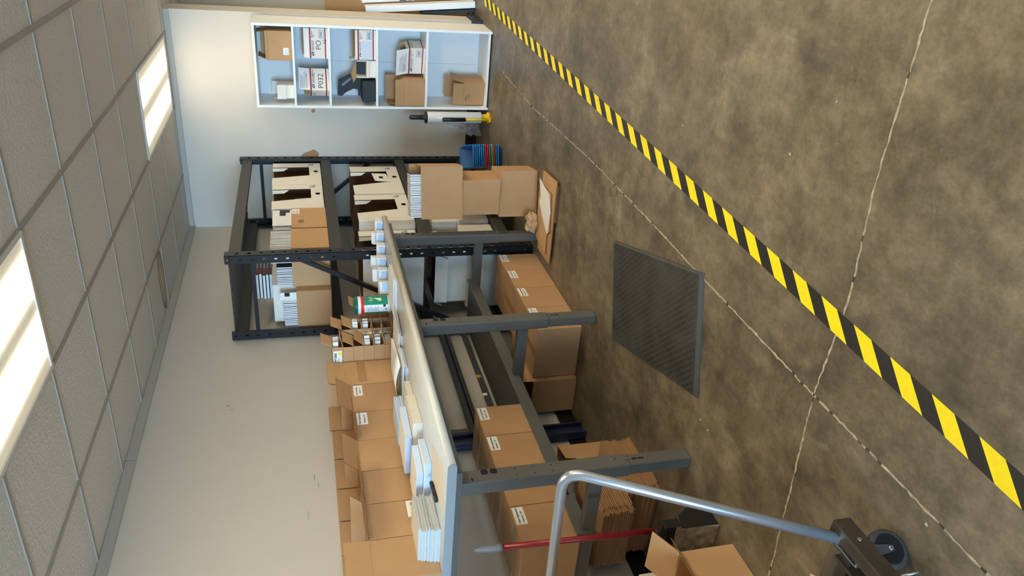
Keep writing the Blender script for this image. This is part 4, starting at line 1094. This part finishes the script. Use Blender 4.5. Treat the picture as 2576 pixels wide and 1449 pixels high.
# contents
t = carton_open('kraft carton with raised flaps and small sticker in the top bookcase compartment', (-1.285, 6.63, zsh[4]), (0.232, 0.17, 0.185), [('e', 0.085, -8), ('w', 0.085, -24), ('n', 0.06, -20), ('s', 0.02, -3)], m=KRAFT2)
b = MB().box(-0.07, -0.015, -0.0858, -0.0852, 0.025, 0.068); o = b.build('paper_label', LABEL, t)
text('LTR 6', 0.014, INKG, o, (-0.066, -0.0858, 0.045), X, Z); text('QTY 40', 0.012, INKG, o, (-0.066, -0.0858, 0.03), X, Z)
t = carton_open('small white carton with lid and open flap in the top bookcase compartment', (-1.655, 6.62, zsh[4]), (0.112, 0.14, 0.125), [('n', 0.05, 5), ('w', 0.03, -10)], m=WCARD, inside=BROWNIN)
b = MB(); b.box(-0.058, 0.058, -0.078, -0.073, 0.062, 0.134); b.build('lid', WCARD, t, 0.002)

def mail_box(label, loc, w, d, h, rz, flaps, writing=None, side=True, window=None, barcode=True):
    t = thing('mailing_carton', label, 'box', loc, rz, 'white mailing cartons with red stripes in the bookcase')
    b = shell(w, d, h, th=0.004); inner_mat(b, w, d); b.build('carton_body', [WCARD, BROWNIN], t)
    for f_ in flaps:
        kw_ = f_[3] if len(f_) > 3 else {}
        fo = flap(t, f_[0], w, d, h, f_[1], f_[2], [PAPER if f_[0] != 'n' else KRAFT2, WCARD], **kw_)
        if f_[0] == 's' and f_[1] > 0.06:
            a_ = rad(f_[2]); V_ = Z * cos(a_) - Y * sin(a_); O_ = Vector((0, -d / 2 - 0.0009, h + 0.001)); b = MB(); rr = random.Random(label)
            for k_ in range(6):
                z0_ = 0.018 + 0.0105 * k_
                if z0_ > f_[1] - 0.012: break
                x0_ = -w * 0.40; x1_ = w * (0.38 - 0.25 * rr.random()); k3 = 1 if k_ == 0 else 0
                p_ = [O_ + X * x0_ + V_ * z0_, O_ + X * x1_ + V_ * z0_, O_ + X * x1_ + V_ * (z0_ + 0.003), O_ + X * x0_ + V_ * (z0_ + 0.003)]
                b.quad(p_, k3)
            b.build('printed_lines', [INKG, INKR], fo)
    b = MB(); e = 0.0006; x, y = w / 2, d / 2
    for (z0, z1) in ((0.10 * h, 0.165 * h), (0.90 * h, 0.975 * h)):
        b.quad([(-x, -y - e, z0), (x, -y - e, z0), (x, -y - e, z1), (-x, -y - e, z1)])
        b.quad([(x + e, -y, z0), (x + e, y, z0), (x + e, y, z1), (x + e, -y, z1)])
        b.quad([(-x - e, y, z0), (-x - e, -y, z0), (-x - e, -y, z1), (-x - e, y, z1)])
    b.build('red_stripe', INKR, t)
    # emblem: slanted blue block with white swoosh
    ez = 0.74 * h; b = MB(); x0 = -x + 0.018
    b.quad([(x0, -y - e, ez), (x0 + 0.030, -y - e, ez), (x0 + 0.036, -y - e, ez + 0.019), (x0 + 0.006, -y - e, ez + 0.019)], 0)
    b.quad([(x0 + 0.006, -y - e - 0.0003, ez + 0.012), (x0 + 0.018, -y - e - 0.0003, ez + 0.013), (x0 + 0.030, -y - e - 0.0003, ez + 0.010), (x0 + 0.016, -y - e - 0.0003, ez + 0.006)], 1)
    b.build('eagle_emblem', [INKB, LABEL], t)
    text('UNITED STATES', 0.0115, INKB, t, (x0 + 0.042, -y - e + 0.0004, ez + 0.0105), X, Z, bold=0.0003)
    text('POSTAL SERVICE', 0.0105, INKB, t, (x0 + 0.041, -y - e + 0.0004, ez), X, Z, bold=0.0003)
    if w > 0.18:
        text('PRIORITY', 0.0135, INKR, t, (x - 0.078 if w > 0.2 else x - 0.062, -y - e + 0.0004, ez + 0.009), X, Z, bold=0.0002, shear=0.3)
        text('MAIL', 0.0105, INKR, t, (x - 0.072 if w > 0.2 else x - 0.058, -y - e + 0.0004, ez - 0.002), X, Z, bold=0.0002, shear=0.3)
    if barcode:
        b = MB(); bx, bz = x - 0.075, 0.22 * h
        b.quad([(bx, -y - e, bz), (bx + 0.062, -y - e, bz), (bx + 0.062, -y - e, bz + 0.036), (bx, -y - e, bz + 0.036)], 0)
        b.quad([(bx + 0.003, -y - e - 0.0002, bz + 0.003), (bx + 0.059, -y - e - 0.0002, bz + 0.003), (bx + 0.059, -y - e - 0.0002, bz + 0.033), (bx + 0.003, -y - e - 0.0002, bz + 0.033)], 1)
        px = bx + 0.008; rr = random.Random(label)
        while px < bx + 0.052:
            ww = rr.choice((0.0012, 0.002, 0.003)); b.quad([(px, -y - e - 0.0004, bz + 0.010), (px + ww, -y - e - 0.0004, bz + 0.010), (px + ww, -y - e - 0.0004, bz + 0.029), (px, -y - e - 0.0004, bz + 0.029)], 0); px += ww + rr.choice((0.0012, 0.002))
        b.build('barcode_label', [INKB, LABEL], t)
    if side:
        text('PRIORITY', 0.012, INKR, t, (-x - e + 0.0004, y - 0.02, ez + 0.006), -Y, Z, shear=0.3, bold=0.0002)
        text('POSTAL SERVICE', 0.009, INKB, t, (-x - e + 0.0004, y - 0.02, ez - 0.008), -Y, Z, bold=0.0002)
        text('PRIORITY', 0.013, INKR, t, (x + e - 0.0004, -y + 0.07, ez + 0.006), Y, Z, shear=0.3, bold=0.0002)
        text('POSTAL SERVICE', 0.009, INKB, t, (x + e - 0.0004, -y + 0.006, ez), Y, Z, bold=0.0002)
    if writing:
        for (body, sz, wx, wz) in writing: text(body, sz, INK, t, (wx, -y - e, wz), X, Z, name='marker_writing', bold=-0.0004)
    if window:
        b = MB().box(*window, ); b.build('document_pouch', mat('clear_pouch', (214, 220, 230), 0.12), t)
    return t
mail_box('white mailing carton marked PO 32 with raised brown flap, right in the second compartment', (-1.252, 6.60, zsh[3]), 0.236, 0.16, 0.148, 0, [('n', 0.055, -6), ('s', 0.045, -28)], writing=[('PO', 0.058, -0.05, 0.055), ('32', 0.04, -0.005, 0.012)])
mail_box('white mailing carton marked P032 in the left of the second compartment', (-1.588, 6.628, zsh[3]), 0.185, 0.145, 0.155, rad(31), [('s', 0.085, -4, {'skew': 0.01}), ('n', 0.05, -20)], writing=[('P032', 0.062, -0.075, 0.045)], barcode=False)
mail_box('white mailing carton with a clear document pouch in the third compartment', (-1.252, 6.60, zsh[2]), 0.236, 0.16, 0.150, 0, [('n', 0.04, -30), ('s', 0.02, -40), ('w', 0.06, 12, {'taper': 0.02})],
         window=(-0.119, 0.03, -0.0820, -0.0808, 0.028, 0.118), writing=[('P032', 0.03, -0.10, 0.03)])
t = mail_box('white mailing carton with its lid flap hanging open in the fourth compartment', (-1.365, 6.655, zsh[1]), 0.225, 0.16, 0.138, rad(-12), [('s', 0.105, 14, {'skew': -0.012}), ('n', 0.07, -35), ('e', 0.03, -55)])
text('P033', 0.035, INK, t, (-0.095, -0.09, 0.165), X, Z, name='marker_writing', bold=-0.0004)
t = carton_open('plain kraft carton with long flaps up in the fourth compartment', (-1.634, 6.60, zsh[1]), (0.228, 0.19, 0.178), [('s', 0.075, 6), ('n', 0.14, -4), ('w', 0.13, -8), ('e', 0.09, -35)])
t = carton_open('plain kraft carton with loose flap in the bottom bookcase compartment', (-1.632, 6.63, zsh[0]), (0.20, 0.18, 0.185), [('s', 0.095, 4, {'skew': 0.004}), ('e', 0.10, 15, {'taper': 0.01}), ('n', 0.14, -2), ('w', 0.05, -40)], rz=rad(-9))
text('REX', 0.022, INK, t, (-0.06, -0.0906, 0.155), X, Z, name='marker_writing'); text('7/23', 0.022, INK, t, (-0.04, -0.0906, 0.132), X, Z, name='marker_writing')
# white fold-open box with dark lining, charcoal boxes
t = thing('display_box', 'white box with dark lined open lid in the third bookcase compartment', 'box', (-1.45, 6.60, zsh[2]))
MB().box(-0.07, 0.07, -0.07, 0.07, 0.0, 0.052).build('box_base', WCARD, t, 0.002)
b = MB(); b.box(-0.072, 0.072, -0.072, 0.07, 0.053, 0.075); b.build('box_rim', WCARD, t, 0.002)
b = MB(); b.box(-0.072, -0.062, -0.07, 0.07, 0.076, 0.155); b.box(0.062, 0.072, -0.07, 0.07, 0.076, 0.155); b.build('box_side', WCARD, t, 0.001)
MB().box(-0.0615, 0.0615, 0.02, 0.07, 0.076, 0.15).build('lining', CHAR, t)
b = MB(); b.plate((0.02, -0.03, 0.157), -X, Vector((-0.2, -0.35, 0.6)).normalized(), [(-0.05, 0), (0.10, 0), (0.13, 0.03), (0.05, 0.055)], 0.003); b.build('kraft_flap', KRAFT2, t)
t = carton_open('charcoal box standing open at the left of the third bookcase compartment', (-1.63, 6.61, zsh[2]), (0.175, 0.20, 0.112), [('n', 0.02, 5)], m=CHAR)
t = thing('box_lid', 'curled charcoal box lid with pale sticker on the charcoal box', 'lid', (-1.618, 6.632, zsh[2] + 0.1168))
b = MB(); M = Matrix.Rotation(rad(0), 4, 'Y')
b.v += [Vector(p) for p in ((0.09, 0.04, 0.0), (0.09, -0.06, 0.0), (-0.02, -0.065, 0.0), (-0.055, -0.02, 0.06), (-0.065, 0.0, 0.19), (0.03, 0.02, 0.20), (0.07, 0.04, 0.16))]
b2 = MB(); b2.plate((0, 0, 0), X, Z, [(0.085, 0.0), (0.10, 0.09), (0.05, 0.185), (-0.075, 0.195), (-0.085, 0.16), (-0.05, 0.12), (-0.02, 0.06), (-0.03, 0.0)], 0.02); b2.build('lid_shell', CHAR, t, 0.002)
MB().plate((0, -0.0008, 0), X, Z, [(0.0, 0.15), (0.06, 0.075), (0.075, 0.085), (0.015, 0.162)], 0.0005).build('pale_sticker', INKG, t)

# ------------------------------------------------------------------ things beyond the wall end
t = thing('long_flat_carton', 'long flat kraft carton leaning upright beyond the wall end', 'box', (-0.93, 7.52, 0.0006))
M = Matrix.Rotation(rad(-4), 4, 'X')
MB().box(-0.25, 0.20, 0.0, 0.07, 0.006, 1.335, 0, M).build('carton_body', KRAFT, t, 0.004)
t = thing('printed_flat_pack', 'thin flat pack with blue and grey printing leaning between the white board and kraft carton', 'box', (-0.925, 7.40, 0.0006))
M = Matrix.Rotation(rad(-5.0), 4, 'Y')
MB().box(-0.035, 0.0, -0.02, 0.08, 0.004, 1.02, 0, M).build('pack_body', LABEL, t, 0.002)
b = MB()
for (z0, z1, mi) in ((0.62, 0.68, 0), (0.56, 0.61, 1), (0.36, 0.55, 2), (0.05, 0.27, 2)): b.box(-0.033, -0.002, -0.0206, -0.0201, z0, z1, mi, M)
b.build('printed_panel', [mat('print_blue', (30, 84, 150), 0.5), mat('print_sky', (150, 190, 214), 0.5), INKG], t)
t = thing('white_board_panel', 'thick white board leaning beside the wall end near the tape', 'board', (-0.968, 7.24, 0.0006))
M = Matrix.Rotation(rad(-5.0), 4, 'Y')
MB().box(-0.055, 0.0, -0.02, 0.10, 0.006, 1.0, 0, M).build('board_body', WSHELF, t, 0.002)
MB().box(-0.095, -0.067, 0.0, 0.10, 0.009, 0.5, 0, M).build('black_backing', BLK, t, 0.002)

# ------------------------------------------------------------------ platform cart
cart = thing('platform_cart', 'steel framed platform cart with silver tube handle at the near edge of the picture', 'cart', (-1.8, 0.9, 0))
def cl(x, y, z): return Vector((x + 1.8, y - 0.9, z))
def cbox(b, x0, x1, y0, y1, z0, z1, mi=0):
    p, q = cl(x0, y0, z0), cl(x1, y1, z1); return b.box(p.x, q.x, p.y, q.y, p.z, q.z, mi)
b = MB(); cbox(b, -1.545, -1.540, 0.2, 1.318, 0.115, 0.172); cbox(b, -1.585, -1.5455, 0.2, 1.318, 0.167, 0.172); b.build('side_rail', RUST, cart, 0.001)
b = MB(); cbox(b, -2.14, -2.135, 0.2, 1.318, 0.115, 0.172); cbox(b, -2.1345, -2.10, 0.2, 1.318, 0.167, 0.172); b.build('side_rail', RUST, cart, 0.001)
b = MB(); cbox(b, -1.665, -1.655, 0.2, 1.29, 0.10, 0.150); b.build('inner_rail', RUST, cart, 0.001)
b = MB(); cbox(b, -2.13, -1.67, 0.2, 1.345, 0.095, 0.118); b.build('deck_board', DECKM, cart, 0.002)
b = MB(); cbox(b, -2.13, -1.5465, 1.24, 1.28, 0.119, 0.14); b.build('end_rail', RUST, cart, 0.001)
# handle
P0 = Vector((-1.582, 1.275, 0.145)); PC = Vector((-1.575, 1.682, 0.872)); Q0 = Vector((-2.10, 1.655, 0.872))
Pb = Vector((-2.098, 1.275, 0.145)); R_ = 0.075
def corner(A, B, C_, r_, n=8):
    u, v = (A - B).normalized(), (C_ - B).normalized(); p, q = B + u * r_, B + v * r_
    return [p.lerp(B, k / n).lerp(B.lerp(q, k / n), k / n) for k in range(n + 1)]
path = [P0] + corner(P0, PC, Q0, R_) + corner(PC, Q0, Pb, R_) + [Pb]
b = MB(); b.tube([p - Vector((-1.8, 0.9, 0)) for p in path], 0.0168, 18); b.build('tube_handle', TUBE, cart)
for xx in (-1.582, -2.098):
    b = MB()
    for s_ in (-1, 1): cbox(b, xx + s_ * 0.021 - 0.0018, xx + s_ * 0.021 + 0.0018, 1.20, 1.315, 0.141, 0.166)
    cbox(b, xx - 0.022, xx + 0.022, 1.195, 1.2, 0.141, 0.166)
    b.build('handle_socket', ZINC, cart)
# bolt
b = MB(); p = cl(-1.5398, 1.235, 0.145); b.tube([p, p + Vector((0.004, 0, 0))], 0.006, 10); b.build('rail_bolt', ZINC, cart)
# casters
for (xx, yy) in ((-1.575, 1.215), (-2.07, 1.215)):
    c = cl(xx, yy, 0.058); M = Matrix.Translation(c) @ Matrix.Rotation(rad(-28), 4, 'Z') @ Matrix.Rotation(rad(90), 4, 'Y')
    wh = MB().lathe([(0.044, -0.016), (0.054, -0.0165), (0.0574, -0.009), (0.0574, 0.009), (0.054, 0.0165), (0.044, 0.016)], 36, M).build('caster_wheel', RUBBER, cart)
    MB().lathe([(0.012, -0.0172), (0.043, -0.0166), (0.043, 0.0166), (0.012, 0.0172)], 28, M).build('wheel_hub', WHEELH, wh).data.shade_flat()
    Mf = Matrix.Translation(c) @ Matrix.Rotation(rad(-28), 4, 'Z')
    b = MB()
    for s_ in (-1, 1):
        b.plate(Mf @ Vector((s_ * 0.022, 0, 0)), Mf.to_3x3() @ Y, Z, [(-0.009, -0.010), (0.009, -0.010), (0.017, 0.058), (-0.017, 0.058)], 0.0025)
    b.box(-0.0245, 0.0245, -0.03, 0.03, 0.0585, 0.0615, 0, Mf)
    b.build('caster_fork', mat('dull_caster_zinc', (96, 98, 102), 0.4, metal=0.7), cart)
    b = MB(); b.tube([Mf @ Vector((-0.027, 0, 0)), Mf @ Vector((0.027, 0, 0))], 0.006, 10); b.build('axle_bolt', ZINC, cart)
b = MB(); b.tube([cl(-1.60, 1.135, 0.105), cl(-1.56, 1.115, 0.088), cl(-1.535, 1.10, 0.06)], 0.0035, 8); b.build('brake_wire', ZINC, cart)
# unseen cartons on the deck, added to keep daylight off the under-bench space
for k in range(3):
    carton_closed('unseen brown carton added on the cart deck to block daylight, %s of its stack' % ('lowest', 'middle', 'topmost')[k], (-1.885, 0.66, 0.1415 + k * 0.311), (0.42, 0.62, 0.31), lab=False)
for k in range(3):  # second unseen stack, added to shade the near end below the bench
    carton_closed('unseen brown carton added left of the cart to block daylight, %s of its stack' % ('lowest', 'middle', 'topmost')[k], (-2.56, 0.85, 0.0006 + k * 0.321), (0.58, 0.86, 0.32), lab=False)
# carton on the deck, cut by the picture edge
carton_open('orange-brown carton on the cart deck at the picture edge', (-1.80, 1.13, 0.119), (0.24, 0.17, 0.085), [('n', 0.06, 55)], m=KRAFT2)

# ------------------------------------------------------------------ open carton on the floor by the cart
t = carton_open('open brown carton with raised flaps on the floor beside the cart', (-2.37, 1.772, 0.0006), (0.20, 0.25, 0.232), [('n', 0.125, 48, {'skew': -0.035}), ('e', 0.105, 57, {'skew': 0.0}), ('w', 0.10, 20), ('s', 0.10, 25)], m=KRAFT2)
t = thing('white_pack', 'small white printed pack standing behind the open brown carton', 'pack', (-2.60, 2.00, 0.0006))
MB().box(-0.06, 0.07, -0.03, 0.03, 0, 0.31).build('pack_body', WCARD, t, 0.003)
text('Angle', 0.032, INK, t, (0.0704, -0.02, 0.30), -Z, Y)

# ------------------------------------------------------------------ dustpan with red handle, and brush
t = thing('lobby_dustpan', 'dirty black lobby dustpan with long red handle standing under the bench end', 'dustpan', (-2.37, 2.08, 0.0))
b = MB()
b.plate((-0.11, -0.075, 0.0), X, Vector((0, 0.10, 0.99)).normalized(), [(0.0, 0.002), (0.205, 0.002), (0.205, 0.10), (0.195, 0.165), (0.15, 0.185), (0.0, 0.185)], 0.004)
b.build('pan_plate', DUSTG, t)
b = MB()
b.plate((0.096, -0.074, 0.002), Y, Z, [(0.002, 0), (0.155, 0), (0.15, 0.045), (0.08, 0.15), (0.012, 0.165)], 0.004)
b.plate((-0.106, -0.074, 0.002), Y, Z, [(0.002, 0), (0.155, 0), (0.15, 0.045), (0.08, 0.15), (0.012, 0.165)], 0.004)
b.box(-0.105, 0.09, -0.05, 0.08, 0.002, 0.006)
b.build('pan_hood', BLK, t)
b = MB(); b.box(-0.02, 0.095, -0.062, -0.02, 0.19, 0.235); b.tube([(0.06, -0.042, 0.23), (0.06, -0.042, 0.275)], 0.019, 16); b.build('handle_clamp', BLK, t, 0.004)
b = MB(); b.box(0.102, 0.108, -0.064, -0.02, 0.17, 0.245); b.build('clamp_hook', BLK, t, 0.002)
A_ = Vector((0.062, -0.03, 0.235)); T_ = Vector((0.04, 0.02, 0.985))
MB().tube([A_, A_.lerp(T_, 0.90)], 0.0128, 16).build('red_handle', REDP, t)
B_ = A_.lerp(T_, 0.895); D_ = (T_ - A_).normalized()
MB().tube([B_, B_ + D_ * 0.012, B_ + D_ * 0.075, B_ + D_ * 0.10, B_ + D_ * 0.112], [0.0152, 0.0158, 0.0142, 0.0085, 0.004], 16).build('grey_tip', GREYP, t)
t = thing('hand_brush', 'black bristle brush clipped inside the dirty dustpan', 'brush', (-2.40, 1.985, 0.045))
b = MB(); r4 = random.Random(9)
for k in range(60):
    a = r4.uniform(-0.5, 0.5); x0 = r4.uniform(-0.008, 0.008); y0 = r4.uniform(-0.008, 0.0)
    b.tube([(x0, y0, 0.11), (x0 + 0.05 * sin(a), y0, 0.08), (x0 + 0.085 * sin(a), y0 - 0.004, 0.03 + 0.02 * abs(a))], [0.0022, 0.002, 0.0012], 5)
b.build('bristles', BLK, t)
b = MB(); b.box(-0.018, 0.018, -0.012, 0.006, 0.105, 0.135); b.build('brush_head', BLK, t, 0.003)
